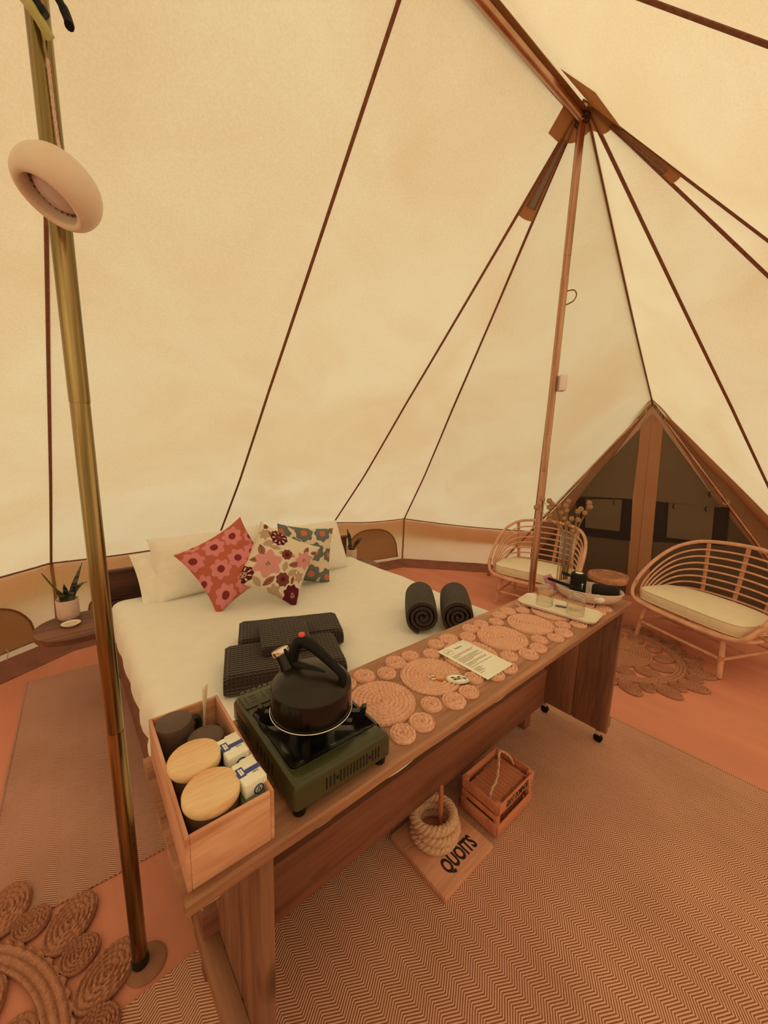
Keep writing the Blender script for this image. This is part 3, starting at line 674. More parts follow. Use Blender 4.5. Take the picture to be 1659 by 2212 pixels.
m_emb = M_attr('embroidered cotton'); m_back = M_plain('cream cushion back', A(214, 176, 122), .9, var=.05)
soft('cushion', .42, .42, .095, m_emb, (.735, 2.215, .806), (-14.9, 62.6, 29.6), 130, red_col, .13, 5, m_back, label='rust red cushion with pink flowers, tilted on the left of the bed', cat='cushion', group='embroidered cushions')
soft('cushion', .40, .40, .095, m_emb, (.975, 2.085, .798), (-14.9, 64.4, -28.7), 150, flo_col, .12, 6, m_back, label='cream cushion with mixed pink and maroon flowers and leaves, frontmost of the three', cat='cushion', group='embroidered cushions')
soft('cushion', .39, .39, .095, m_emb, (1.250, 2.265, .772), (-15, 75, -8), 130, blu_col, .09, 7, m_back, label='cream cushion with grey-teal flowers and orange centres, right of the other cushions', cat='cushion', group='embroidered cushions')

# ------------------------------------------------------------------ towels
m_tow = M_waffle('dark waffle towel', A(46, 29, 16), .0155)
def roll_towel(loc, rz, r, L, label):
    t = thing('rolled_towel', label, 'towel', loc, rz, 'rolled towels on the bed')
    turns = 3.4; N = 110; th = .0135
    def rad(k): return .012+(r-.012)*(k/N)
    outer = []; inner = []
    for k in range(N+1):
        a = -4.3+2*math.pi*turns*k/N; rr = rad(k); outer.append((rr*math.cos(a), rr*math.sin(a))); inner.append(((rr-th)*math.cos(a), (rr-th)*math.sin(a)))
    prof2 = outer+inner[::-1]; m = len(prof2); ln = [0]
    for a, b in zip(prof2, prof2[1:]): ln.append(ln[-1]+math.dist(a, b))
    nl = 10
    def f(u, v):
        k = min(m-1, int(round(v*(m-1)))); x, z = prof2[k]; bulge = 1+.05*math.sin(math.pi*u); return (x*bulge, u*L, z*bulge+r*.98)
    g = G().grid(f, nl, m-1, uvf=lambda u, v: (u*L, ln[min(m-1, int(round(v*(m-1))))]))
    # closing faces at both ends
    for e in (0, nl):
        b0 = e*m
        for k in range(N):
            a, b, c, d = b0+k, b0+k+1, b0+m-2-k, b0+m-1-k; g.f.append((a, b, c, d))
    ob('towel_sheet', g, m_tow, t, ang=80); return t
roll_towel((1.350, 1.235, .578), R_(-43), .090, .31, 'dark brown waffle towel, left one of the two rolled up on the bed')
roll_towel((1.500, 1.128, .576), R_(-47), .090, .31, 'dark brown waffle towel, right one of the two rolled up on the bed')
def folded(name, loc, rz, sx, sy, sz, layers, label, grp='folded towels on the bed'):
    """towel folded into layers: rounded fold at the front, wavy layer edges"""
    def out(t):
        # closed section in local y,z
        P = []
        for k in range(16): a = -math.pi/2+math.pi*k/15; P.append((sy/2-.02+sz/2*math.cos(a)*.8, sz/2+sz/2*math.sin(a)))
        for k in range(24): P.append((sy/2-.02-(sy-.04)*(k+1)/24, sz))
        nb = layers*6
        for k in range(nb): q = 1-(k+.5)/nb; P.append((-sy/2+.012-.014*abs(math.sin(math.pi*layers*q))**.6, sz*q))
        for k in range(24): P.append((-sy/2+.02+(sy-.04)*k/24, 0))
        return P
    P = out(0); m = len(P); ln = [0]
    for a, b in zip(P, P[1:]+P[:1]): ln.append(ln[-1]+math.dist(a, b))
    nx = 24
    def f(u, v):
        k = int(round(v*m)) % m; y, z = P[k]; x = -sx/2+sx*u; e = min(u, 1-u)*sx
        sq = 1 if e > .02 else (1-.22*(1-e/.02)**2)
        zz = sz/2+(z-sz/2)*sq; zz = zz+.004*nz(x*9, y*9, sx*7)*(1 if z > .01 else 0)
        return (x, y*(1 if e > .02 else .985), max(0, zz))
    g = G().grid(f, nx, m, uvf=lambda u, v: (u*sx, ln[int(round(v*m))]))
    for e in (0, nx): g.f.append(tuple(e*(m+1)+k for k in range(m)))
    return ob(name, g, m_tow, loc=loc, rot=(0, 0, rz), ang=80, label=label, cat='towel', group=grp)
folded('folded_towel', (.660, 1.360, .578), R_(160), .46, .25, .085, 3, 'dark brown waffle bath towel folded flat, lower left of the towel stack')
folded('folded_towel', (.790, 1.560, .578), R_(158), .46, .20, .090, 3, 'dark brown waffle bath towel folded flat behind the others, nearest the pillows')
folded('folded_towel', (.700, 1.440, .668), R_(160), .20, .25, .040, 2, 'small dark brown waffle hand towel folded on top of the towel stack')
# ------------------------------------------------------------------ rugs
m_herr = M_herring('herringbone weave', A(218, 148, 98, 1.22), A(136, 68, 31, 1.35))
m_herr2 = M_herring('herringbone weave pale', A(206, 142, 96, 1.1), A(144, 84, 48, 1.1))
m_jute = M_plain('dark jute braid', A(138, 84, 48, 1.55), .95, var=.2, scale=140, bump=.3, bdist=.002, spec=.1)
m_jutel = M_plain('golden jute braid', A(212, 146, 94), .95, var=.16, scale=170, bump=.25, bdist=.002, spec=.1)
def rug(name, x0, x1, y0, y1, rz, piv, mat, label, t=.006, curl=0):
    def f(u, v):
        x = x0+(x1-x0)*u; y = y0+(y1-y0)*v; e = min(u, 1-u)*(x1-x0)
        return (x+.004*nz(y*3, 1)*(1 if u in (0, 1) else 0), y+.004*nz(x*3, 5)*(1 if v in (0, 1) else 0), t+.0025*abs(nz(x*2, y*2))*curl)
    g = G().grid(f, 40, 40); gb = G().grid(lambda u, v: (f(u, v)[0], f(u, v)[1], 0.0012), 40, 40); k = len(g.v); g.add(gb.v, gb.f); n = 41
    edge = [(i*n) for i in range(n)]+[(n-1)*n+j for j in range(1, n)]+[i*n+n-1 for i in range(n-2, -1, -1)]+[j for j in range(n-2, 0, -1)]
    for a, b in zip(edge, edge[1:]+edge[:1]): g.f.append((a, b, b+k, a+k))
    r = ob(name, g, mat, loc=(*piv, 0), rot=(0, 0, rz), label=label, cat='rug')
    hem = G()
    for u in (0.004, .996): hem.tube([Vector(f(u, k/40))+Vector((0, 0, .001)) for k in range(41)], .005, 6, sy=.6)
    ob('bound_edge', hem, mat, r); return r
rug('woven_rug', -2.40, 0, -2.35, 0, R_(1.5), (2.335, 1.085), m_herr, 'large herringbone woven rug under the bench in the foreground')
rug('woven_rug', 0, .62, -1.62, 0, R_(-2.5), (-.235, 3.06), m_herr2, 'long pale herringbone rug lying along the left side of the bed', curl=1)

def coil_geo(R, pitch, h, ns=4, plait=.014, r0=0.0, base=True, amp=.32, seed=0):
    nr = max(3, int(round((R-r0)/pitch*ns))); na = max(28, int(2*math.pi*R/plait*2.6)); na = min(na, 220); vs = []; fs = []
    for i in range(nr+1):
        r = r0+(R-r0)*i/nr
        for j in range(na):
            th = 2*math.pi*j/na; ph = r/pitch-(th/(2*math.pi) if r0 == 0 else 0); k = math.floor(ph); fr = ph-k
            rk = max(pitch*.5, (k+.5)*pitch); npl = max(4, round(2*math.pi*rk/plait))
            ridge = (abs(math.sin(math.pi*fr))**.55) if r > pitch*.3 else .8
            z = h*(.12+.68*ridge)+h*amp*math.sin(npl*th+2.6*abs(fr-.5)*2)*ridge*.6
            if i == nr: z = h*.35
            z += h*.1*nz(r*90*math.cos(th), r*90*math.sin(th), seed)
            w = 1+.012*math.sin(npl*th) if i > nr-2 else 1
            vs.append((r*w*math.cos(th), r*w*math.sin(th), z))
    for i in range(nr):
        for j in range(na): q = (j+1) % na; fs.append((i*na+j, (i+1)*na+j, (i+1)*na+q, i*na+q))
    g = G().add(vs, fs); k = len(vs)
    g.v += [(vs[nr*na+j][0], vs[nr*na+j][1], 0) for j in range(na)]
    for j in range(na): q = (j+1) % na; g.f.append((nr*na+j, k+j, k+q, nr*na+q))
    if r0 > 0:
        k = len(g.v); g.v += [(vs[j][0], vs[j][1], 0) for j in range(na)]
        for j in range(na): q = (j+1) % na; g.f.append((q, k+q, k+j, j))
    return g
def jute_rug(loc, rz, label, src=None):
    t = thing('jute_rug', label, 'rug', loc, rz, 'round braided jute rugs')
    if src is None:
        c = ob('centre_coil', coil_geo(.262, .0175, .016, 5, .018), m_jute, t)
        b = ob('braided_band', coil_geo(.468, .021, .018, 6, .020, .405), m_jute, t)
        s = None
        def pet(a, r, L, wd, tw, nm):
            nonlocal s
            pos = (r*math.cos(a), r*math.sin(a), .001); rot = (0, 0, a+tw); sc = (L/.08, wd/.08, 1)
            if s is None: s = ob(nm, coil_geo(.08, .0155, .016, 5, .016), m_jute, t, loc=pos, rot=rot); s.scale = sc
            else: share(s, parent=t, loc=pos, rot=rot, scale=sc)
        for k in range(13): pet(2*math.pi*k/13, .334, .082, .056, .75, 'petal_coil')
        for k in range(15):
            pet(2*math.pi*k/15, .548, .086, .060, .45, 'petal_coil'); pet(2*math.pi*(k+.5)/15, .515, .050, .046, .3, 'petal_coil')
    else:
        for ch in src.children: o = ch.copy(); COL.objects.link(o); o.parent = t
    return t
j1 = jute_rug((3.225, .93, .0022), .3, 'round braided jute rug under the front legs of the larger rattan seat')
j2 = jute_rug((-.545, 1.065, .0082), .12, 'round braided jute rug in the near left corner by the pole foot', j1)

# ------------------------------------------------------------------ jute runner on the bench
run = thing('table_runner', 'golden coiled jute runner laid along the bench top', 'table runner', (.66, .747, HB+.0005))
bigc = smc = None
def coil(big, x, y, s=1.0, rz=0.0):
    global bigc, smc
    if big:
        if bigc is None: bigc = ob('large_coil', coil_geo(.097, .0130, .0115, 6, .014), m_jutel, run, loc=(x, y, 0), rot=(0, 0, rz))
        else: share(bigc, parent=run, loc=(x, y, 0), rot=(0, 0, rz), scale=(s, s, 1))
    else:
        if smc is None: smc = ob('small_coil', coil_geo(.034, .0112, .0115, 6, .0125), m_jutel, run, loc=(x, y, 0), rot=(0, 0, rz))
        else: share(smc, parent=run, loc=(x, y, 0), rot=(0, 0, rz), scale=(s, s, 1))
SP = .2065
for k in range(7): coil(True, k*SP, .004*math.sin(k*3), .99+.02*math.sin(k), k*1.3)
for k in range(7):
    for sy in (-1, 1):
        for dx in (-.036, .034): coil(False, k*SP+dx+.004*math.sin(k*5+sy), sy*(.129+.004*math.sin(k*7+dx*90)), .98+.06*math.sin(k*3+dx*50), k+dx*40)
        if k < 6: coil(False, (k+.5)*SP, sy*(.093+.004*math.cos(k*2)), .92, k*2.2)
for y in (-.05, .05): coil(False, -.112, y, .95, 1)
coil(False, 6*SP+.12, 0.04, 1, 2); coil(False, 6*SP+.12, -.045, 1, 2)
# ------------------------------------------------------------------ wooden caddy and what stands in it
m_boxX = M_wood('bamboo box front', A(176, 104, 56), A(222, 156, 96), 'X', 16, knots=True, ratio=10)
m_boxY = M_wood('bamboo box side', A(170, 98, 54), A(212, 146, 90), 'Y', 16, knots=False, ratio=10)
m_lid = M_wood('pale wooden lid', A(208, 136, 70), A(238, 180, 106), 'X', 22, knots=False, ratio=6)
m_can = M_plain('dark canister', A(92, 58, 30), .55, var=.1)
m_mug = M_plain('matt brown mug', A(86, 58, 36), .5, var=.06, scale=80, bump=.05)
m_mugd = M_plain('dark olive mug side', A(50, 38, 20), .6, var=.08)
cb = thing('wooden_caddy', 'open pine caddy holding mugs, canisters and milk at the near bench end', 'box', (.1085, .580, HB), R_(-1.2))
CW, CDp, CH, CT = .148, .342, .102, .007
ob('base', bx(CW-.006, CDp-.006, .006, .001, (CW/2, CDp/2, .0035)), m_boxX, cb)
ob('front_panel', bx(CW-.014, CT, CH, .0015, (CW/2, CT/2, CH/2)), m_boxX, cb)
ob('back_panel', bx(CW-.014, CT, CH, .0015, (CW/2, CDp-CT/2, CH/2)), m_boxX, cb)
for x in (CT/2, CW-CT/2): ob('side_panel', bx(CT, CDp, CH+.001, .0015, (x, CDp/2, CH/2)), m_boxY, cb)
zf = HB+.0075
def canister(x, y, label):
    t = thing('canister', label, 'canister', (x, y, zf), 0, 'wooden-lidded canisters in the caddy')
    ob('jar', G().lathe([(0, 0), (.043, 0), (.046, .004), (.046, .086), (.044, .089), (0, .089)], 40), m_can, t)
    ob('lid', G().lathe([(0, .0895), (.047, .0895), (.0485, .092), (.0485, .103), (.0465, .106), (0, .106)], 48), m_lid, t)
canister(.164, .735, 'dark canister with pale round wooden lid, farther of the two in the caddy')
canister(.167, .640, 'dark canister with pale round wooden lid, nearer of the two in the caddy')
def mug(x, y, h, a, label):
    t = thing('mug', label, 'mug', (x, y, zf), a, 'upturned mugs in the caddy')
    ob('cup', G().lathe([(.034, 0), (.037, 0), (.039, .02), (.039, h-.012), (.036, h-.003), (.031, h), (0, h)], 36), m_mug, t)
    ob('handle', G().tube(crom([(.036, 0, h*.75), (.056, 0, h*.72), (.06, 0, h*.5), (.052, 0, h*.28), (.036, 0, h*.25)], 5), .006, 8, sx=1.3), m_mugd, t)
mug(.158, .880, .098, .35, 'brown mug standing upside down in the back left corner of the caddy')
mug(.205, .810, .082, .9, 'lower brown mug standing upside down beside the spatula')
m_spoon = M_wood('pale spatula wood', A(214, 160, 98), A(238, 196, 134), 'Z', 20, knots=False)
sp = Vector((.222, .895, zf)); tp = Vector((.236, .916, HB+.142))
ob('spatula', G().tube([(0, 0, 0), tuple((tp-sp)*.6), tuple((tp-sp)*.8), tuple((tp-sp)*.97), tuple(tp-sp)], [.007, .009, .013, .0145, .010], 12, sx=1, sy=.35, upv=(.9, -.5, 0)), m_spoon, loc=tuple(sp), label='pale wooden spatula sticking up from the caddy corner', cat='spatula')
m_milk = M_plain('milk carton board', A(228, 200, 138), .45, var=.03, bump=.03)
m_navy = M_plain('navy print', A(58, 58, 84), .45, var=.05, bump=0); m_ink = M_plain('dark ink', A(40, 26, 22), .6, var=.05, bump=0)
m_sage = M_plain('sage print', A(150, 142, 96), .5, var=.05, bump=0); m_peach = M_plain('peach print', A(222, 168, 110), .5, var=.04, bump=0)
def milk(x, y, rz, label):
    t = thing('milk_carton', label, 'carton', (x, y, zf), rz, 'milk cartons in the caddy'); w, d, h = .042, .062, .108
    ob('carton', bx(w, d, h, .0025, (0, 0, h/2)), m_milk, t)
    def pr(nm, g, m): ob(nm, g, m, t, smooth=False)
    pr('top_band', bx(w+.0006, .011, .0006, 0, (0, .000, h+.0002)), m_navy)
    pr('side_band', bx(.0006, .011, .05, 0, (-w/2-.0001, 0, h-.0251)), m_navy)
    pr('top_badge', bx(.013, .024, .0008, 0, (-w/2+.007, .004, h+.0004)), m_navy)
    pr('badge_text', bx(.003, .017, .0006, 0, (-w/2+.0055, .004, h+.0009)), m_milk); pr('badge_text', bx(.003, .015, .0006, 0, (-w/2+.0095, .004, h+.0009)), m_milk)
    pr('front_band', bx(w+.0008, .0008, .010, 0, (0, -d/2, h-.030)), m_sage); pr('side_stripe', bx(.0008, d+.0004, .010, 0, (-w/2, 0, h-.030)), m_sage)
    pr('front_field', bx(w-.002, .0007, .060, 0, (0, -d/2, .032)), m_peach)
    rg = G().tube([(.004+.0085*math.cos(a), -d/2-.0008, h-.019+.0085*math.sin(a)) for a in [k*math.pi/12 for k in range(24)]], .0014, 6, closed=True)
    pr('ring_emblem', rg, m_navy)
    pr('emblem_mark', G().tube([(.001, -d/2-.0009, h-.022), (.0045, -d/2-.0009, h-.0145), (.0075, -d/2-.0009, h-.0225)], .0009, 5), m_ink)
    for k in range(6): pr('print_line', bx(w*.78-(k % 3)*.006, .0006, .0022, 0, (-(k % 3)*.003, -d/2-.0006, .052-k*.0055)), m_ink)
    pr('flap_crease', bx(.0008, .0005, .013, 0, (w/2-.008, -d/2-.0002, h-.012)), m_peach)
    fl = ob('sealed_fin', bx(w*.6, .0015, .006, 0, (.006, d/2-.006, h+.003)), m_milk, t)
    ob('date_code', G().merge(text_g('MFG', .007, .8), Matrix.Translation((.003, -.012, h+.0006))), m_ink, t, smooth=False)
milk(.2305, .714, R_(3), 'small milk carton with navy band, farther of the two in the caddy')
milk(.2325, .634, R_(4), 'small milk carton with navy band, nearer of the two in the caddy')

# ------------------------------------------------------------------ camp stove
m_olive = M_plain('olive enamel', A(60, 52, 18, .85), .34, var=.06, scale=60, bump=.03, coat=.25)
m_pan = M_plain('black enamel', (.009, .008, .007), .25, var=.1, bump=.02, coat=.3)
m_slot = M_plain('slot black', (.006, .005, .004), .8, bump=0)
SX, SY = .245, .345
st = thing('camp_stove', 'olive green portable gas stove on the bench under the kettle', 'stove', (.2965, .578, HB), R_(-.8))
z0, z1 = .022, .076
# body with chamfered shoulders and a square well
RX0, RX1, RY0, RY1 = .018, SX-.012, .045, .262
g = G(); bz = .009
def loop(x0, x1, y0, y1, z, r=.012):
    o = []
    for cx_, cy_, a0 in ((x1-r, y0+r, -90), (x1-r, y1-r, 0), (x0+r, y1-r, 90), (x0+r, y0+r, 180)):
        for k in range(5): a = R_(a0+90*k/4); o.append((cx_+r*math.cos(a), cy_+r*math.sin(a), z))
    return o
loops = [loop(0, SX, 0, SY, z0), loop(0, SX, 0, SY, z1-.014), loop(.004, SX-.004, .004, SY-.004, z1-.004), loop(.013, SX-.013, .013, SY-.013, z1), loop(RX0-.006, RX1+.006, RY0-.006, RY1+.006, z1), loop(RX0, RX1, RY0, RY1, z1-.004), loop(RX0, RX1, RY0, RY1, z1-.022), loop(RX0+.03, RX1-.03, RY0+.03, RY1-.03, z1-.024, .01)]
for lp in loops: g.v += lp
for i in range(len(loops)-1):
    for k in range(20): q = (k+1) % 20; g.f.append((i*20+k, i*20+q, (i+1)*20+q, (i+1)*20+k))
g.f.append(tuple(range(19, -1, -1))); ob('body', g, m_olive, st)
gp = G(); lps = [loop(RX0+.001, RX1-.001, RY0+.001, RY1-.001, z1-.0035), loop(RX0+.004, RX1-.004, RY0+.004, RY1-.004, z1-.008), loop(RX0+.03, RX1-.03, RY0+.03, RY1-.03, z1-.021)]
for lp in lps: gp.v += lp
for i in range(2):
    for k in range(20): q = (k+1) % 20; gp.f.append((i*20+k, i*20+q, (i+1)*20+q, (i+1)*20+k))
gp.f.append(tuple(range(40, 60))); ob('drip_pan', gp, m_pan, st)
KX, KY = .420-.2965, .727-.578
ob('burner', G().lathe([(0, z1-.02), (.035, z1-.02), (.035, z1-.006), (.028, z1+.004), (0, z1+.004)], 28, (KX, KY, 0)), m_pan, st)
for k in range(4):
    a = math.pi/4+k*math.pi/2+.15; c, s = math.cos(a), math.sin(a)
    prs = [(.05, z1-.012), (.105, z1-.012), (.122, z1+.0), (.128, z1+.036), (.118, z1+.034), (.112, z1+.0225), (.045, z1+.0225), (.045, z1+.012), (.098, z1+.010), (.094, z1-.004), (.05, z1-.004)]
    ar = G(); n = len(prs); t_ = .007
    for sg in (-1, 1): ar.v += [(KX+r*c-s*t_*sg, KY+r*s+c*t_*sg, z) for r, z in prs]
    ar.f += [tuple(range(n)), tuple(range(2*n-1, n-1, -1))]+[(k2, (k2+1) % n, n+(k2+1) % n, n+k2) for k2 in range(n)]
    ob('pan_support', ar, m_pan, st, smooth=False)
for x in (.02, SX-.02):
    for y in (.018, SY-.02): ob('foot', G().lathe([(0, 0), (.013, 0), (.016, .024), (0, .024)], 14, (x, y, 0)), m_blk, st)
sx = [.072, .081, .090, .0, .106, .1145, .123, .1315, .140, .1485, .157, .1655, .174, .0, .190, .1985, .207]
for k, x in enumerate(sx):
    if x: ob('vent_slot', bx(.0034, .0014, .027, .0012, (x, -.0002, .046)), m_slot, st)
for x in (.098, .182): ob('vent_hole', G().tube([(x, -.0009, .046), (x, .0006, .046)], .0038, 12), m_slot, st)
for y in (.10, .12, .14, .16, .18): ob('side_slot', bx(.0014, .0034, .026, .001, (-.0002, y, .046)), m_slot, st)
for z in (.030, .040, .050): ob('side_groove', bx(.0014, .09, .003, .001, (-.0002, .27, z)), m_slot, st)
m_print = M_plain('dark green print', A(44, 40, 16), .5, bump=0)
ob('rear_cover', bx(SX-.02, .062, .005, .002, (SX/2, SY-.042, z1+.0015)), m_olive, st)
for k in range(5):
    x = .035+k*.044
    ob('icon_frame', bx(.003, .034, .0006, 0, (x-.014, SY-.042, z1+.0043)), m_print, st, smooth=False)
    for j in range(3): ob('icon_line', bx(.018-(k+j) % 2*.006, .004, .0006, 0, (x+.004, SY-.054+j*.012, z1+.0043), ), m_print, st, smooth=False)
for k in range(14): ob('cooling_rib', bx(.009, .012, .006, .0015, (.025+k*.015, SY-.006, z1+.002)), m_olive, st)
ob('rim_mark', bx(.008, .002, .0006, 0, (.045, .268, z1+.0005)), m_print, st, smooth=False)

# ------------------------------------------------------------------ kettle
m_ket = M_plain('black kettle enamel', (.004, .003, .0025), .25, var=.1, bump=.0, coat=.2, spec=.35)
m_ketd = M_plain('black kettle dome warm sheen', (.014, .008, .0055), .36, var=.08, bump=.0, coat=.1, spec=.35)  # browner than the pot: warm reflection on the dome put into its colour
KZ = HB+z1+.0228
ke = thing('kettle', 'black whistling kettle with a loop handle on the camp stove', 'kettle', (.420, .727, KZ), R_(-60))
ob('pot', G().lathe([(0, 0), (.078, 0), (.090, .004), (.0935, .012), (.0945, .030), (.0945, .062), (.0925, .072)], 56), m_ket, ke)
ob('base_ring', G().tube([(.0952*math.cos(a), .0952*math.sin(a), .012) for a in [k*2*math.pi/56 for k in range(56)]], .0014, 6, closed=True), m_chrome, ke)
ob('dome', G().lathe([(.0925, .072), (.088, .081), (.078, .091), (.062, .100), (.042, .107), (.02, .110), (0, .111)], 56), m_ketd, ke)
ob('rim_line', G().tube([(.0925*math.cos(a), .0925*math.sin(a), .0725) for a in [k*2*math.pi/56 for k in range(56)]], .0011, 6, closed=True), m_ket, ke)
hp = crom([(-.048, 0, .112), (-.047, 0, .136), (-.038, 0, .162), (-.022, 0, .173), (.0, 0, .166), (.03, 0, .148), (.062, 0, .126), (.078, 0, .112), (.081, 0, .096), (.074, 0, .084), (.050, 0, .092), (.018, 0, .104), (-.02, 0, .108)], 5, closed=True)
ob('handle', G().tube(hp, [.0088+.0035*max(0, math.sin(2*math.pi*k/len(hp)*1.0+.2)) for k in range(len(hp))], 10, closed=True, sx=1.15, upv=(0, 1, 0)), m_blk, ke)
ob('thumb_tip', bx(.013, .011, .012, .003), M_plain('red plastic', A(235, 62, 50, 1.2), .35, var=.02, bump=0), ke, loc=(-.026, 0, .1875), rot=(0, R_(-15), 0))
sp_ = ob('spout', G().tube([(-.060, .0, .088), (-.070, .0, .110), (-.082, 0, .128)], [.021, .018, .0175], 20), m_ket, ke)
ob('whistle_cap', G().tube([(-.082, 0, .128), (-.0835, 0, .1305), (-.087, 0, .138), (-.0875, 0, .139)], [.0195, .0205, .0205, .018], 20), m_chrome, sp_)
ob('spout_bracket', bx(.03, .016, .014, .003), m_blk, ke, loc=(-.062, 0, .130), rot=(0, R_(-25), 0))

# ------------------------------------------------------------------ sheet, keys
m_paper = M_plain('laminated sheet', A(226, 200, 138), .3, var=.015, bump=.02, scale=8); m_txt = M_plain('print brown', A(120, 76, 44), .7, bump=0)
sh = thing('information_sheet', 'laminated printed welcome sheet lying on the jute runner', 'sheet', (.985, .6135, HB+.0108))
ob('page', bx(.146, .211, .0012, .0004, (.073, .1055, .0006)), m_paper, sh)
tz = .00135
ob('heading', text_g('Retime', .0135, .95, .0002, 0, 'CENTER').xf(Matrix.Translation((.083, .181, tz))), m_ink, sh, smooth=False)
lg = G().tube([(.028+.017*math.cos(a), .183+.0165*math.sin(a), tz) for a in [k*math.pi/14 for k in range(28)]], .0005, 4, closed=True); ob('logo_ring', lg, m_txt, sh)
ob('logo_script', text_g('Jinda', .013, .85, .0001, 0, 'CENTER').xf(Matrix.Translation((.028, .180, tz)) @ Matrix.Rotation(R_(8), 4, 'Z')), m_txt, sh, smooth=False)
y = .155; random.seed(3)
for k, (ln, gap) in enumerate(((.118, 1), (.105, 1), (.03, 1.7), (.11, 1), (.117, 1), (.095, 1), (.118, 1), (.06, 1.7), (.113, 1), (.112, 1), (.045, 1.6), (.116, 1.8), (.03, 1), (.04, 1), (.028, 1), (.036, 1.4), (.022, 1))):
    gl = G(); x = .013
    while x < .013+ln:
        wl = random.uniform(.004, .011); wl = min(wl, .013+ln-x); gl.box(x+wl/2, y, tz, wl, .0022, .0003); x += wl+.0018
    ob('text_line', gl, m_txt, sh, smooth=False); y -= .0062*gap
m_brass = M_metal('brass lock', (.72, .38, .18), (.84, .52, .26), .35)
lk = thing('padlock', 'small coppery padlock lying on the runner beside an oval key fob', 'padlock', (.868, .712, HB+.0095), R_(-40))
ob('lock_body', bx(.026, .022, .012, .0025, (0, 0, .006)), m_brass, lk)
ob('shackle', G().tube(crom([(-.013, .007, .006), (-.024, .008, .006), (-.033, .0, .006), (-.024, -.008, .006), (-.013, -.007, .006)], 5), .0022, 8), m_chrome, lk)
fb = thing('key_fob', 'oval cream key fob with flower print beside the padlock', 'key fob', (.912, .676, HB+.0095), R_(-43))
ob('disc', G().lathe([(0, 0), (.9, 0), (1, .0012), (1, .0030), (.96, .0040), (0, .0040)], 40).xf(Matrix.Diagonal((.037, .024, 1, 1))), m_paper, fb)
ob('rim', G().tube([(.0345*math.cos(a), .0215*math.sin(a), .0043) for a in [k*math.pi/18 for k in range(36)]], .0005, 5, closed=True), m_ink, fb)
m_grn = M_plain('green print', A(92, 88, 40), .6, bump=0); m_pkp = M_plain('pink print', A(206, 120, 86), .6, bump=0)
random.seed(11)
for k in range(14):
    a = random.uniform(0, 6.28); r = random.uniform(.2, .85); px, py = .029*r*math.cos(a), .018*r*math.sin(a); q = random.uniform(0, 3)
    ob('motif', G().prism([(px+.005*math.cos(q+b)*(1+.3*math.sin(3*b)), py+.0026*math.sin(b+q)) for b in [j*.7 for j in range(9)]], .0040, .0043), (m_grn, m_pkp, m_navy)[k % 3], fb, smooth=False)
ob('script_mark', text_g('Jinda', .013, .9, .0004, 0, 'CENTER').xf(Matrix.Translation((0, -.004, .0045))), m_grn, fb, smooth=False)
ob('ring', G().tube([(-.041+.008*math.cos(a), .003+.008*math.sin(a), .003) for a in [k*math.pi/10 for k in range(20)]], .0009, 6, closed=True), m_brass, fb)

# ------------------------------------------------------------------ tray, glasses, opener
m_tray = M_plain('cream ceramic', (.88, .82, .70), .25, var=.02, bump=0, coat=.3); m_glass = M_thinglass('clear glass')
TR = R_(97)
tr = thing('serving_tray', 'long cream ceramic tray holding two upturned glasses', 'tray', (1.718, .735, HB+.0105), TR)
def rr(w, d, r, n=7):
    o = []
    for cx_, cy_, a0 in ((w/2-r, -d/2+r, -90), (w/2-r, d/2-r, 0), (-w/2+r, d/2-r, 90), (-w/2+r, -d/2+r, 180)):
        for k in range(n): a = R_(a0+90*k/(n-1)); o.append((cx_+r*math.cos(a), cy_+r*math.sin(a)))
    return o
g = G(); TW, TD = .345, .158; ls = [(TW-.03, TD-.03, .03, 0), (TW-.012, TD-.012, .034, .004), (TW, TD, .036, .016), (TW-.003, TD-.003, .035, .0175), (TW-.008, TD-.008, .034, .016), (TW-.018, TD-.018, .032, .007), (TW-.034, TD-.034, .028, .0055)]
for w_, d_, r_, z_ in ls: g.v += [(x, y, z_) for x, y in rr(w_, d_, r_)]
for i in range(len(ls)-1):
    for k in range(28): q = (k+1) % 28; g.f.append((i*28+k, i*28+q, (i+1)*28+q, (i+1)*28+k))
g.f += [tuple(range(27, -1, -1)), tuple((len(ls)-1)*28+k for k in range(28))]; ob('tray_body', g, m_tray, tr)
zt = HB+.0105+.0060
def tumbler(x, y, label):
    ob('glass_tumbler', G().lathe([(.0335, 0), (.0370, 0), (.0385, .02), (.039, .055), (.037, .078), (.031, .091), (.022, .0955), (.008, .0945), (0, .094), (0, .086), (.018, .085), (.027, .083), (.0335, .073), (.0362, .055), (.0358, .02), (.0335, 0)], 40), m_glass, loc=(x, y, zt), label=label, cat='glass', group='upturned glasses on the tray')
tumbler(1.712, .800, 'clear upturned glass on the tray, farther one by the bench back')
tumbler(1.717, .660, 'clear upturned glass on the tray, nearer one over the corkscrew')
m_steel = M_metal('steel', (.55, .5, .42), (.75, .70, .6), .25, 30, (1, 1, 1))
op = thing('corkscrew', 'folding steel waiter corkscrew lying on the tray between the glasses', 'corkscrew', (1.752, .712, zt+.0002), R_(-66))
ob('handle', bx(.05, .011, .007, .002, (-.024, 0, .004)), m_ink, op)
for y in (-.0045, .0, .0045): ob('handle_liner', bx(.052, .0012, .0086, .0003, (-.024, y, .0045)), m_steel, op)
ob('worm', G().tube([(-.0+.045*k/60, .003*math.cos(k*.63), .005+.003*math.sin(k*.63)) for k in range(61)], .001, 6), m_steel, op)
ob('lever', G().tube(crom([(.0, -.006, .004), (.03, -.008, .004), (.055, -.008, .004), (.066, -.003, .004), (.058, .004, .004), (.045, 0, .004)], 5), .0018, 8), m_steel, op)

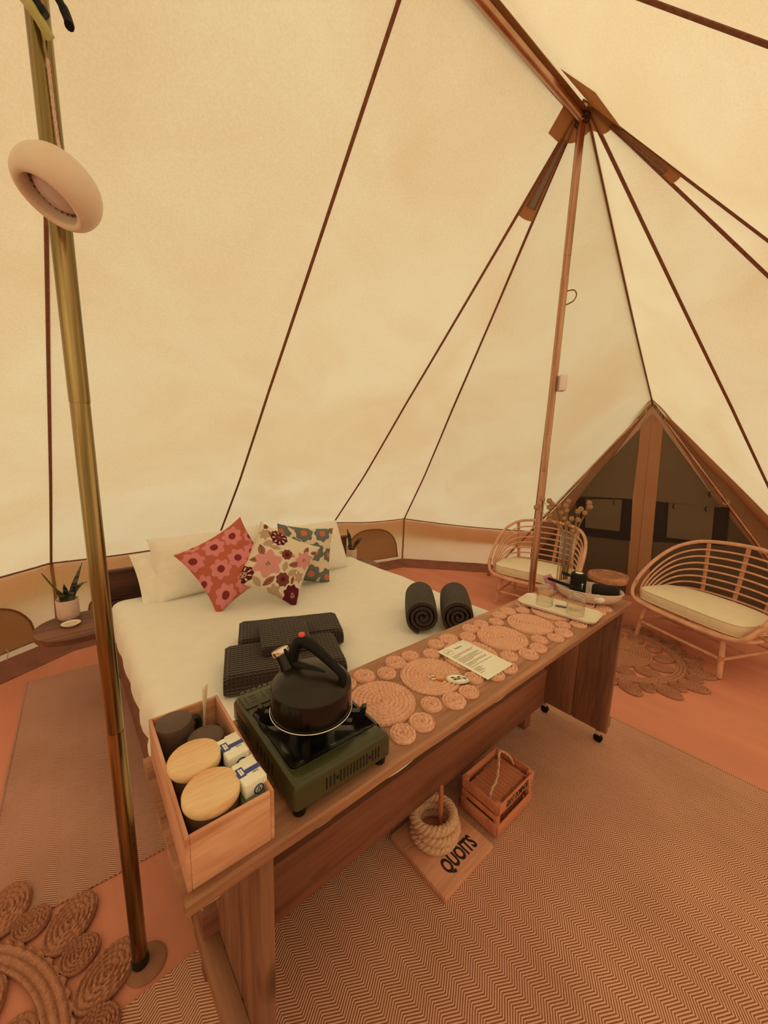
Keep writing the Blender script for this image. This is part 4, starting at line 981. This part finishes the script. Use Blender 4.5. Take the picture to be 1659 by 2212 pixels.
# ------------------------------------------------------------------ bowl and its contents
m_bowl = M_plain('cream stoneware', A(206, 160, 112), .4, var=.05, bump=.02)
BC = (1.967, .706)
def oval(g, prof_, ax, ay, n=48):
    return g.lathe(prof_, n).xf(Matrix.Diagonal((ax, ay, 1, 1)))
bw = ob('fruit_bowl', oval(G(), [(0, 0), (.55, 0), (.75, .006), (.92, .030), (1.0, .058), (.99, .062), (.955, .058), (.87, .032), (.70, .011), (0, .008)], .098, .152), m_bowl, loc=(*BC, HB+.0105), rot=(0, 0, R_(25)), label='oval cream bowl full of black gadgets at the far bench end', cat='bowl')
m_fab = M_plain('black speaker cloth', (.010, .009, .008), .85, var=.2, scale=300, bump=.3)
zb = HB+.0105+.0125
spk = thing('speaker', 'black upright cylinder speaker with pale round top in the bowl', 'speaker', (1.985, .765, zb))
ob('body', G().lathe([(0, 0), (.034, 0), (.037, .005), (.037, .096), (.033, .104), (.018, .104)], 32), m_fab, spk)
ob('top_disc', G().lathe([(0, .1035), (.018, .1035), (.0185, .1055), (.012, .1065), (0, .1065)], 24), m_tray, spk)
ob('strap', G().tube(crom([(-.03, .02, .085), (-.055, .035, .092), (-.07, .05, .100), (-.062, .055, .104), (-.035, .028, .092)], 5), .0035, 6, sx=1.8), m_blk, spk)
ob('cross_mark', G().box(0, 0, 0, .0009, .0025, .034).box(0, 0, .009, .0009, .013, .0024).xf(Matrix.Rotation(R_(-128), 4, 'Z') @ Matrix.Translation((.0374, 0, .046))), M_plain('white print', (.85, .82, .76), .6, bump=0), spk, smooth=False)
tc = thing('torch', 'long black rounded torch leaning inside the bowl rim', 'torch', (1.990, .695, zb+.018))
dv = Vector((.020, -.112, .010)); ob('barrel', G().tube([Vector((0, 0, .018)), Vector((0, 0, .018))+dv*.08, Vector((0, 0, .018))+dv*.9, Vector((0, 0, .018))+dv], [.028, .034, .033, .024], 20), m_fab, tc)
lt = thing('gas_lighter', 'thin black stick lighter lying across the bowl rim', 'lighter', (1.893, .790, HB+.079))
d0 = Vector((-.010, .085, .010)); ob('stick', G().tube([-d0, -d0*.9, d0*.9, d0], [.006, .008, .0075, .005], 12), m_blk, lt)
ob('trigger', bx(.01, .02, .01, .002, (.0, -.03, -.008)), m_dark, lt)
cl = thing('cloth_pouch', 'crumpled white cloth pouch at the front of the bowl', 'pouch', (1.915, .640, zb+.006))
ob('pouch', G().grid(lambda u, v: ((.024*math.sin(math.pi*v)*math.cos(2*math.pi*u))*(1+.25*nz(4*u, 4*v)), .030*math.sin(math.pi*v)*math.sin(2*math.pi*u), .017-.017*math.cos(math.pi*v)+.006*nz(6*u, 6*v)), 20, 12), m_linen2, cl, ang=80)
m_pkg = M_glass('pink foil', (.95, .5, .38), .15)
sk = thing('sachet_pack', 'shiny pink sachet pack leaning between the vase and the bowl', 'sachets', (1.965, .885, HB+.0105))
for k in range(3): ob('sachet', bx(.004, .042, .078, .0015, (0, 0, .039)), M_plain('pink sachet %d' % k, A(196, 120, 96), .18, var=.1, coat=.4), sk, loc=(-.008+k*.010, -.004*k, .002), rot=(R_(-22-6*k), R_(6-7*k), R_(38)))

# ------------------------------------------------------------------ vase with billy buttons
VX, VY = 2.04, .862
ob('glass_vase', G().lathe([(0, 0), (.036, 0), (.038, .004), (.038, .300), (.0365, .302), (.0352, .300), (.0352, .016), (.03, .012), (0, .012)], 36), m_glass, loc=(VX, VY, HB+.0105), label='tall clear cylindrical glass vase of dried flowers on the bench', cat='vase')
m_stem = M_plain('dried stem', A(150, 100, 52), .8, var=.2); m_ball = M_plain('ochre flower head', A(206, 142, 78), .95, var=.2, scale=700, bump=1.0, bdist=.004)
heads = [(1.974, 0.991, 1.259), (1.961, 1.013, 1.213), (1.991, 0.96, 1.252), (1.998, 0.947, 1.238), (1.993, 0.958, 1.218), (2.012, 0.92, 1.231), (2.027, 0.888, 1.234), (2.031, 0.878, 1.257), (2.02, 0.903, 1.194), (2.03, 0.882, 1.208), (1.996, 0.952, 1.175), (2.054, 0.821, 1.222), (2.05, 0.832, 1.209), (2.061, 0.803, 1.205), (2.066, 0.788, 1.259), (2.067, 0.784, 1.238), (2.052, 0.828, 1.165), (2.04, 0.856, 1.168), (2.034, 0.872, 1.142), (2.027, 0.888, 1.165), (2.045, 0.846, 1.103), (1.996, 0.952, 1.15)]
hs = None; random.seed(5)
gb = G().lathe([(0, -1), (.38, -.92), (.71, -.71), (.92, -.38), (1, 0), (.92, .38), (.71, .71), (.38, .92), (0, 1)], 14)
for k, (hx, hy, hz) in enumerate(heads):
    a = random.uniform(0, 6.28); r0 = random.uniform(.006, .024); base = Vector((VX+r0*math.cos(a), VY+r0*math.sin(a), HB+.026)); H = Vector((hx, hy, hz))
    lip = Vector((VX, VY, 1.085)); off = (Vector((H.x, H.y, 0))-Vector((VX, VY, 0)))*.62
    if off.length > .030: off = off.normalized()*.030
    P = crom([base, base.lerp(lip+off, .5)+Vector((0, 0, 0)), lip+off, H], 5)
    t = thing('dried_flower', 'dried ochre billy button ball on a thin stem in the vase', 'flower', tuple(base), 0, 'billy button flowers in the vase')
    ob('stem', G().tube([p-base for p in P], .0016, 5), m_stem, t)
    rr_ = random.uniform(.0125, .0155)
    if hs is None: hs = ob('flower_head', gb, m_ball, t, loc=tuple(H-base)); hs.scale = (rr_,)*3
    else: share(hs, parent=t, loc=tuple(H-base), scale=(rr_,)*3)
# ------------------------------------------------------------------ rattan seats
m_rat = M_plain('honey rattan', A(206, 138, 84), .42, var=.16, scale=14, bump=.15, stretch=(1, 1, 1), spec=.4)
m_ratb = M_plain('rattan binding', A(188, 118, 68), .5, var=.15, scale=60, bump=.4, bdist=.002)
m_seat = M_plain('cream seat cloth', (.90, .80, .62), .9, var=.03, bump=.2, bdist=.002)
def rattan_seat(name, label, loc, rz, hw, cush_label, s=1.0):
    t = thing(name, label, 'chair', loc, rz, 'rattan seats')
    top_ = [(-hw*.62, -.295, .285), (0, -.30, .28), (hw*.62, -.295, .285), (hw*.93, -.275, .315), (hw*1.05, -.215, .40), (hw*1.08, -.10, .52), (hw*1.06, .04, .635), (hw*.97, .17, .725), (hw*.76, .275, .785), (hw*.42, .325, .81), (0, .34, .82)]
    top_ = [(x, y, z) for x, y, z in top_]; full = top_[1:]+[(-x, y, z) for x, y, z in top_[-2:1:-1]]
    lp = crom(full, 6, closed=True); ob('main_hoop', G().tube(lp, .0155, 10, closed=True), m_rat, t)
    # lower seat hoop
    sp_ = [(-hw*.85, -.26, .30), (0, -.285, .285), (hw*.85, -.26, .30), (hw*.98, -.10, .30), (hw*.90, .12, .30), (hw*.55, .235, .30), (0, .255, .30), (-hw*.55, .235, .30), (-hw*.90, .12, .30), (-hw*.98, -.10, .30)]
    ob('seat_hoop', G().tube(crom(sp_, 6, closed=True), .012, 8, closed=True), m_rat, t)
    for k in range(9):
        y = -.24+.058*k; q = hw*(.94 if k < 6 else .94-.12*(k-5)); ob('seat_cane', G().tube([(-q, y, .305), (0, y, .300), (q, y, .305)], .006, 6), m_rat, t)
    # horizontal bars, each a bent U from arm to arm
    nb = 7
    Hs = top_[3:]
    for i in range(nb):
        g_ = .15+.118*i; ym = .255+.075*g_
        side = [(x*(.80+.165*g_), ym-(.34-y)*(.46+.48*g_), .318+(z-.315)*g_) for x, y, z in Hs]
        pts = crom(side+[(-x, y, zz) for x, y, zz in side[-2::-1]], 4)
        ob('back_bar', G().tube(pts, .0078, 8), m_rat, t)
    def rib(xf, wd):
        x0, y0 = hw*xf*.80, .255-.10*abs(xf)**3; x1, y1, z1_ = hw*xf, .333-.13*abs(xf)**3, .815-.05*abs(xf)**2.5
        g = G().tube([(x0, y0+.012, .30), ((x0+x1)/2, (y0+y1)/2+.014, .56), (x1, y1+.006, z1_)], wd, 8, sx=1.0, sy=.35, upv=(0, 1, 0)); ob('back_slat', g, m_ratb, t)
    for xf in (-.78, -.28, .28, .78) if hw < .41 else (-.62, 0, .62): rib(xf, .017)
    # legs with stretchers
    lx, ly = hw*.72, .27
    ft = {}
    for sx_ in (-1, 1):
        for sy_ in (-1, 1):
            P = crom([(sx_*lx*.72, sy_*ly*.80, .288), (sx_*lx*.90, sy_*ly*.90, .255), (sx_*lx*.97, sy_*ly*.97, .17), (sx_*lx*1.03, sy_*ly*1.03, 0)], 5)
            lg = ob('leg', G().tube(P, .0165, 10), m_rat, t); ft[(sx_, sy_)] = Vector((sx_*lx*.985, sy_*ly*.985, .125))
            q = ft[(sx_, sy_)]; dn = Vector((sx_*.001, sy_*.001, -.02)); ob('binding', G().tube([q-dn*1.3, q+dn*1.3], .0185, 10), m_ratb, lg)
    for a, b in (((-1, -1), (1, -1)), ((-1, 1), (1, 1)), ((-1, -1), (-1, 1)), ((1, -1), (1, 1))): ob('stretcher', G().tube([ft[a], ft[b]], .0115, 8), m_rat, t)
    mid = [(ft[(-1, -1)]+ft[(-1, 1)])/2, (ft[(1, -1)]+ft[(1, 1)])/2]; ob('stretcher', G().tube(mid, .0095, 8), m_rat, t)
    for sx_ in (-1, 1): # woven binding where arm meets the seat
        P = [Vector((sx_*hw*(1.0-.05*k/12), -.10+.22*k/12, .305+.006*math.sin(k*2.2))) for k in range(13)]; ob('woven_edge', G().tube(P, .016, 7, sy=.8), m_ratb, t)
        ob('arm_wrap', G().tube([Vector((sx_*hw*1.05, -.215, .40))+Vector((sx_*.0, -.012, -.03)), Vector((sx_*hw*1.05, -.215, .40))+Vector((0, .022, .03))], .0185, 10), m_ratb, t)
    t.scale = (s, s, s)
    # cushion
    n = 40; out = []
    for k in range(n):
        a = 2*math.pi*k/n; ca, sa = math.cos(a), math.sin(a); x = hw*.90*math.copysign(abs(ca)**(.30 if sa < 0 else .75), ca); y = -.03+(.245 if sa < 0 else .24)*math.copysign(abs(sa)**(.34 if sa < 0 else .8), sa); out.append((x, y))
    g = G(); prs = [(.97, .0), (1.0, .012), (1.0, .068), (.985, .082), (.93, .087), (.6, .097), (.25, .101)]; m_ = len(prs)
    for sc_, z in prs: g.v += [(x*sc_, y*sc_ + (1-sc_)*0, z+.004*nz(x*6, y*6, z*20)) for x, y in out]
    for i in range(m_-1):
        for k in range(n): q = (k+1) % n; g.f.append((i*n+k, i*n+q, (i+1)*n+q, (i+1)*n+k))
    g.f += [tuple(range(n-1, -1, -1)), tuple((m_-1)*n+k for k in range(n))]
    c = thing('seat_cushion', cush_label, 'cushion', (loc[0], loc[1], loc[2]+.313*s), rz, 'cream seat cushions'); c.scale = (s, s, s)
    ob('pad', g, m_seat, c, ang=50)
    for z in (.004, .080): ob('piping', G().tube([(x*1.0, y*1.0, z) for x, y in out], .0032, 6, closed=True), m_seat, c)
    return t
rattan_seat('rattan_loveseat', 'wide rattan loveseat with curved bars standing right of the stool', (3.755, .483, .012), R_(-114.8), .43, 'cream seat cushion on the rattan loveseat')
rattan_seat('rattan_armchair', 'rattan armchair with curved bars standing behind the far tent pole', (3.60, 1.80, .004), R_(-78), .40, 'cream seat cushion on the rattan armchair', .97)

# ------------------------------------------------------------------ stool
m_log = M_wood('slab stool top', A(150, 84, 44), A(206, 134, 80), 'Z', 8, knots=False, ratio=1.2); m_logl = M_wood('dark stool leg', A(70, 38, 20), A(112, 62, 34), 'Z', 12)
so = thing('stool', 'low three-legged stool with a round slab top between the rattan seats', 'stool', (3.775, 1.20, .012), .5)
def slab(u, v): return None
n = 40; g = G(); ls = [(.90, .362), (.99, .368), (1.0, .385), (.985, .41), (.95, .418), (.5, .416), (.0001, .417)]
for sc_, z in ls: g.v += [(.168*sc_*math.cos(2*math.pi*k/n)*(1+.04*nz(math.cos(2*math.pi*k/n)*1.5, math.sin(2*math.pi*k/n)*1.5)), .168*sc_*math.sin(2*math.pi*k/n)*(1+.04*nz(math.cos(2*math.pi*k/n)*1.5, math.sin(2*math.pi*k/n)*1.5)), z) for k in range(n)]
for i in range(len(ls)-1):
    for k in range(n): q = (k+1) % n; g.f.append((i*n+k, i*n+q, (i+1)*n+q, (i+1)*n+k))
g.f.append(tuple(range(n-1, -1, -1))); tp_ = ob('seat', g, m_log, so)
for r in (.05, .095, .135): ob('growth_ring', G().tube([(r*math.cos(a)*1.05, r*math.sin(a), .4172) for a in [k*2*math.pi/32 for k in range(32)]], .0012, 4, closed=True), m_logl, tp_)
for k in range(3):
    a = k*2*math.pi/3+1.0; ob('leg', G().tube([(.085*math.cos(a), .085*math.sin(a), .365), (.105*math.cos(a), .105*math.sin(a), .2), (.13*math.cos(a), .13*math.sin(a), 0)], [.027, .023, .021], 10), m_logl, so)

# ------------------------------------------------------------------ bedside things
m_pot = M_plain('blush ceramic pot', A(214, 162, 112), .6, var=.03, bump=.03); m_soil = M_plain('soil', (.02, .014, .01), .95, var=.4, scale=90, bump=1)
def M_snake():
    m, n, l, b = nt('snake plant leaf'); tc = n.new('ShaderNodeTexCoord'); wv = n.new('ShaderNodeTexNoise'); wv.inputs['Scale'].default_value = 26
    mp = n.new('ShaderNodeMapping'); mp.inputs['Scale'].default_value = (.5, .5, 3); l.new(tc.outputs['Object'], mp.inputs[0]); l.new(mp.outputs[0], wv.inputs['Vector'])
    r = ramp(n, A(30, 26, 12), A(92, 84, 44), .42, .64); l.new(wv.outputs['Fac'], r.inputs[0]); l.new(r.outputs[0], b.inputs['Base Color']); b.inputs['Roughness'].default_value = .45; return m
m_leaf = M_snake()
def plant(loc, leaves, r, label, h=.12):
    t = thing('potted_plant', label, 'plant', loc, 0, 'potted snake plants')
    ob('pot', G().lathe([(0, 0), (r*.88, 0), (r*.95, .006), (r, .03), (r*1.0, h-.003), (r*.98, h), (r*.92, h-.002), (r*.91, h-.03), (0, h-.03)], 36), m_pot, t)
    ob('soil', G().lathe([(r*.91, h-.022), (r*.5, h-.018), (0, h-.016)], 24), m_soil, t)
    for P, wd in leaves:
        C = crom([Vector(p) for p in P], 5); m_ = len(C); g = G(); side = Vector((.74, -.66, 0))
        for i, p in enumerate(C):
            k = i/(m_-1); w_ = wd*(.45+.75*math.sin(math.pi*min(1, k*.75+.12)))*(1-max(0, (k-.72)/.28)**1.5)+.0004; tg = (C[min(m_-1, i+1)]-C[max(0, i-1)]).normalized(); nn = tg.cross(side).normalized(); sd = nn.cross(tg).normalized()
            tw = .5*math.sin(k*3+wd*100); sd2 = sd*math.cos(tw)+nn*math.sin(tw)
            g.v += [p-sd2*w_, p+nn*.003, p+sd2*w_, p-nn*.0025]
        for i in range(m_-1):
            for q in range(4): g.f.append((i*4+q, i*4+(q+1) % 4, (i+1)*4+(q+1) % 4, (i+1)*4+q))
        ob('leaf', g, m_leaf, t, ang=60)
PL = Vector((-.002, 2.915, .4205)); q = lambda x, y, z: (x-PL.x, y-PL.y, z-PL.z)
plant(tuple(PL), [([(-.01, 0, .10), (-.03, 0, .16), (-.065, .0, .225), (-.10, 0, .30)], .027), ([(.012, 0, .10), (.03, 0, .17), (.055, 0, .24), (.09, 0, .335)], .012), ([(.0, .01, .10), (-.002, .01, .16), (-.006, .0, .215)], .013), ([(.02, -.01, .10), (.04, -.01, .165), (.07, 0, .195), (.105, 0, .207)], .011), ([(.005, -.01, .1), (.022, -.012, .15), (.034, -.01, .19)], .016)], .056, 'snake plant in a blush ceramic pot on the left bedside shelf')
PR = Vector((2.112, 2.90, .4205))
plant(tuple(PR), [([(-.005, 0, .1), (-.02, 0, .17), (-.03, .0, .24), (-.045, .02, .32)], .014), ([(.012, 0, .1), (.03, -.01, .15), (.06, -.03, .20), (.085, -.05, .225)], .014), ([(-.012, 0, .1), (-.016, .01, .15), (-.012, .01, .19)], .011)], .05, 'snake plant in a pale pot on the right bedside shelf behind the pillow')
def dish(x, y, label):
    t = thing('soap_dish', label, 'dish', (x, y, .4205), 0, 'round dishes on the bedside shelves')
    ob('plate', G().lathe([(0, 0), (.030, 0), (.036, .004), (.046, .013), (.0465, .0155), (.043, .0155), (.038, .011), (0, .010)], 36), m_tray, t)
    ob('inset', G().lathe([(.030, .0108), (.029, .0128), (0, .0132)], 30), M_plain('biscuit inset', A(214, 160, 110), .7), t)
dish(.004, 2.775, 'small round cream dish in front of the plant on the left bedside shelf')
dish(2.085, 2.755, 'small round cream dish on the right bedside shelf')

# ------------------------------------------------------------------ quoits
m_qb = M_wood('quoits board', A(158, 94, 54, 1.4), A(194, 126, 77, 1.4), 'X', 14, knots=False); m_peg = M_plain('peg wood', A(176, 92, 54), .5, var=.1)
qb = thing('quoits_board', 'square wooden quoits board lettered in black on the rug', 'game board', (.872, .634, .0072))
ob('board', bx(.278, .275, .022, .003, (.139, .1375, .011)), m_qb, qb)
ob('peg', G().tube([(.147, .155, .02), (.147, .155, .05), (.142, .158, .235), (.142, .158, .243), (.142, .158, .247)], [.010, .010, .0085, .007, .003], 14), m_peg, qb)
tx = text_g('QUOITS', .068, .62, .0026); xs = [p[0] for p in tx.v]; ys = [p[1] for p in tx.v]; kx = .168/(max(xs)-min(xs)); ky = .064/(max(ys)-min(ys))
ob('lettering', tx.xf(Matrix.Translation((.066, .028, .0224)) @ Matrix.Diagonal((kx, ky, 1, 1)) @ Matrix.Translation((-min(xs), -min(ys), 0))), m_ink, qb, smooth=False)
m_hemp = M_plain('hemp rope', A(206, 148, 92), .9, var=.18, scale=120, bump=.5, bdist=.003, stretch=(1, 1, 1))
def rope_ring(R, r, n=150, turns=9):
    g = G()
    for s_ in range(3):
        P = []
        for k in range(n):
            a = 2*math.pi*k/n; b = a*turns+2*math.pi*s_/3; P.append(((R+r*.52*math.cos(b))*math.cos(a), (R+r*.52*math.cos(b))*math.sin(a), r*.52*math.sin(b)))
        g.tube(P, r*.56, 7, closed=True)
    return g
rg = rope_ring(.0765, .0178); r0 = None
for k, (dx, dy, z, tx_, ty_, nm) in enumerate(((0, 0, .0485, 0, 0, 'lowest'), (.005, -.004, .0825, .04, -.03, 'middle one'), (-.003, .005, .118, .07, .05, 'topmost'))):
    o = ob('rope_quoit', rg, m_hemp, loc=(1.005+dx, .808+dy, z), rot=(tx_, ty_, k*1.3), label='thick hemp rope ring round the peg, %s of the three' % nm, cat='rope ring', group='rope rings on the quoits peg') if r0 is None else share(r0, loc=(1.005+dx, .808+dy, z), rot=(tx_, ty_, k*1.3), label='thick hemp rope ring round the peg, %s of the three' % nm)
    r0 = r0 or o

# ------------------------------------------------------------------ crate of giant dominoes
m_cr = M_wood('crate slat', A(160, 84, 46, 1.25), A(198, 116, 66, 1.25), 'X', 14, knots=False); m_crZ = M_wood('crate post', A(156, 84, 46, 1.25), A(194, 114, 66, 1.25), 'Z', 14, knots=False); m_dom = M_wood('domino block', A(150, 80, 42, 1.25), A(190, 112, 62, 1.25), 'Y', 20, knots=False)
CWx, CDy, CHz = .256, .170, .152
cr = thing('domino_crate', 'small slatted wooden crate of giant dominoes with a rope handle on the rug', 'crate', (1.196, .652, .0072))
for x in (.009, CWx-.009):
    for y in (.009, CDy-.009): ob('corner_post', bx(.018, .018, CHz, .0015, (x, y, CHz/2)), m_crZ, cr)
for y in (-.003, CDy+.003):
    for z, hh in ((CHz-.024, .046), (.032, .048)): ob('slat', bx(CWx, .006, hh, .001, (CWx/2, y, z)), m_cr, cr)
for x in (-.003, CWx+.003):
    for z, hh in ((CHz-.022, .042), (.088, .022), (.036, .052)): ob('slat', bx(.006, CDy-.002, hh, .001, (x, CDy/2, z)), m_cr, cr)
for k in range(4): ob('floor_slat', bx(CWx-.04, .032, .006, .001, (CWx/2, .028+k*.038, .006)), m_cr, cr)
tx = text_g('GIANT DOMINOES', .034, .55, .0015); xs = [p[0] for p in tx.v]; ys = [p[1] for p in tx.v]; kx = .168/(max(xs)-min(xs)); ky = .031/(max(ys)-min(ys))
ob('lettering', tx.xf(Matrix.Translation((.044, -.0065, CHz-.039)) @ Matrix.Rotation(R_(90), 4, 'X') @ Matrix.Diagonal((kx, ky, 1, 1)) @ Matrix.Translation((-min(xs), -min(ys), 0))), m_ink, cr, smooth=False)
hd = crom([(.014, .05, CHz-.018), (.03, .055, CHz+.004), (.09, .07, CHz+.006), (.15, .10, CHz+.022), (.19, .125, CHz+.040), (.215, .115, CHz+.032), (.232, .095, CHz+.012), (CWx-.012, .085, CHz-.02)], 6)
hd = [p+Vector((0, .0, 0)) for p in hd]; g = G()
for s_ in range(2): g.tube([p+Vector((0, .0028*math.cos(k*.9+s_*math.pi), .0028*math.sin(k*.9+s_*math.pi))) for k, p in enumerate(hd)], .0034, 6)
ob('rope_handle', g, m_hemp, cr)
d0 = None; nd = 11
for k in range(nd):
    loc = (1.196+.026+k*.0196, .652+CDy/2, .0072+.0092)
    nm = 'plain wooden giant domino standing in the crate row'
    if d0 is None: d0 = ob('domino', bx(.0185, .126, .122, .002, (0, 0, .061)), m_dom, loc=loc, label=nm, cat='domino', group='giant dominoes in the crate')
    else: share(d0, loc=(loc[0], loc[1]+.0015*math.sin(k*4), loc[2]), label=nm)

# ------------------------------------------------------------------ lamp on the near pole
m_shade = M_plain('cream lamp shade', A(210, 168, 114), .45, var=.03, bump=.02)
m_led = M_plain('frosted diffuser', A(190, 150, 110), .5, var=.05); m_rib = M_plain('ribbed heatsink', A(110, 84, 56), .5, var=.1)
lamp = thing('hanging_lamp', 'cream mushroom-shaped camping lamp hung against the near tent pole', 'lamp', (.0485, .992, 1.945), rot=(R_(-10), R_(30), 0))
ob('shade', G().lathe([(p.x, p.y) for p in crom([(.012, .054, 0), (.032, .051, 0), (.052, .040, 0), (.064, .020, 0), (.067, .0, 0), (.063, -.019, 0), (.054, -.030, 0), (.047, -.031, 0), (.043, -.026, 0), (.043, -.010, 0), (.038, .0, 0), (.018, .010, 0)], 4)], 64), m_shade, lamp)
ob('crown', G().lathe([(0, .058), (.010, .058), (.015, .055), (.016, .050)], 30), m_shade, lamp)
led = ob('light_module', G().lathe([(.036, .006), (.036, -.008), (.026, -.016), (0, -.018)], 32), m_led, lamp)
for k in range(26):
    a = 2*math.pi*k/26; ob('rib', bx(.008, .0025, .012, .0005), m_rib, led, loc=(.037*math.cos(a), .037*math.sin(a), -.004), rot=(0, 0, a))
LMi = (Matrix.Translation(lamp.location) @ lamp.rotation_euler.to_matrix().to_4x4()).inverted(); cordp = [Vector((0, 0, .057))]+[LMi @ Vector(p) for p in ((.066, 1.035, 2.02), (.060, 1.068, 2.07), (.056, 1.068, 2.20))]
gc = G(); cp = crom(cordp, 20)
for k in range(len(cp)): pass
ob('bead_chain', gc.tube(cp, [.0022+.0010*(k % 2) for k in range(len(cp))], 6), m_rope, lamp)
m_jaw = M_plain('olive yellow jaw', A(166, 138, 62), .45, var=.06)
ck = thing('spring_clamp', 'black and yellow spring clamp gripping the top of the near pole', 'clamp', (.053, 1.088, 2.262)); ck.scale = (.74, .9, .74)
ob('jaw', G().tube(crom([(.012, -.040, -.050), (-.004, -.046, -.030), (-.022, -.044, -.005), (-.034, -.034, .015)], 5), [.012]*8+[.0135]*8, 10, sx=.8), m_jaw, ck)
ob('jaw_grip', G().tube(crom([(-.034, -.030, .012), (-.034, -.034, .035), (-.022, -.036, .062), (.0, -.036, .078), (.012, -.036, .074)], 5), .0095, 10), m_blk, ck)
ob('jaw_grip', G().tube(crom([(-.016, -.046, .020), (-.004, -.048, .0), (.006, -.048, -.014)], 5), [.009]*6+[.011]*5, 10), m_blk, ck)
ob('handle', G().tube(crom([(.0, -.036, .076), (.026, -.034, .064), (.044, -.036, .036), (.052, -.042, .008), (.052, -.046, -.004)], 5), [.0085]*10+[.0105]*11, 10), m_blk, ck)
ob('pivot', G().tube([(.0, -.052, .07), (0, -.024, .07)], .009, 12), m_chrome, ck)
sw = thing('switch_box', 'small white switch box fixed to the far tent pole', 'switch', (2.018, .992, 1.82), R_(-48))
ob('case', bx(.036, .062, .078, .004, (0.02, 0, .04)), M_plain('white plastic', A(222, 180, 136), .5, var=.02, bump=0), sw)
ob('emblem', text_g('do', .02, 1, .0004, 0, 'CENTER').xf(Matrix.Translation((.0385, 0, .034)) @ Matrix.Rotation(R_(90), 4, 'Z') @ Matrix.Rotation(R_(90), 4, 'X')), m_ink, sw, smooth=False)
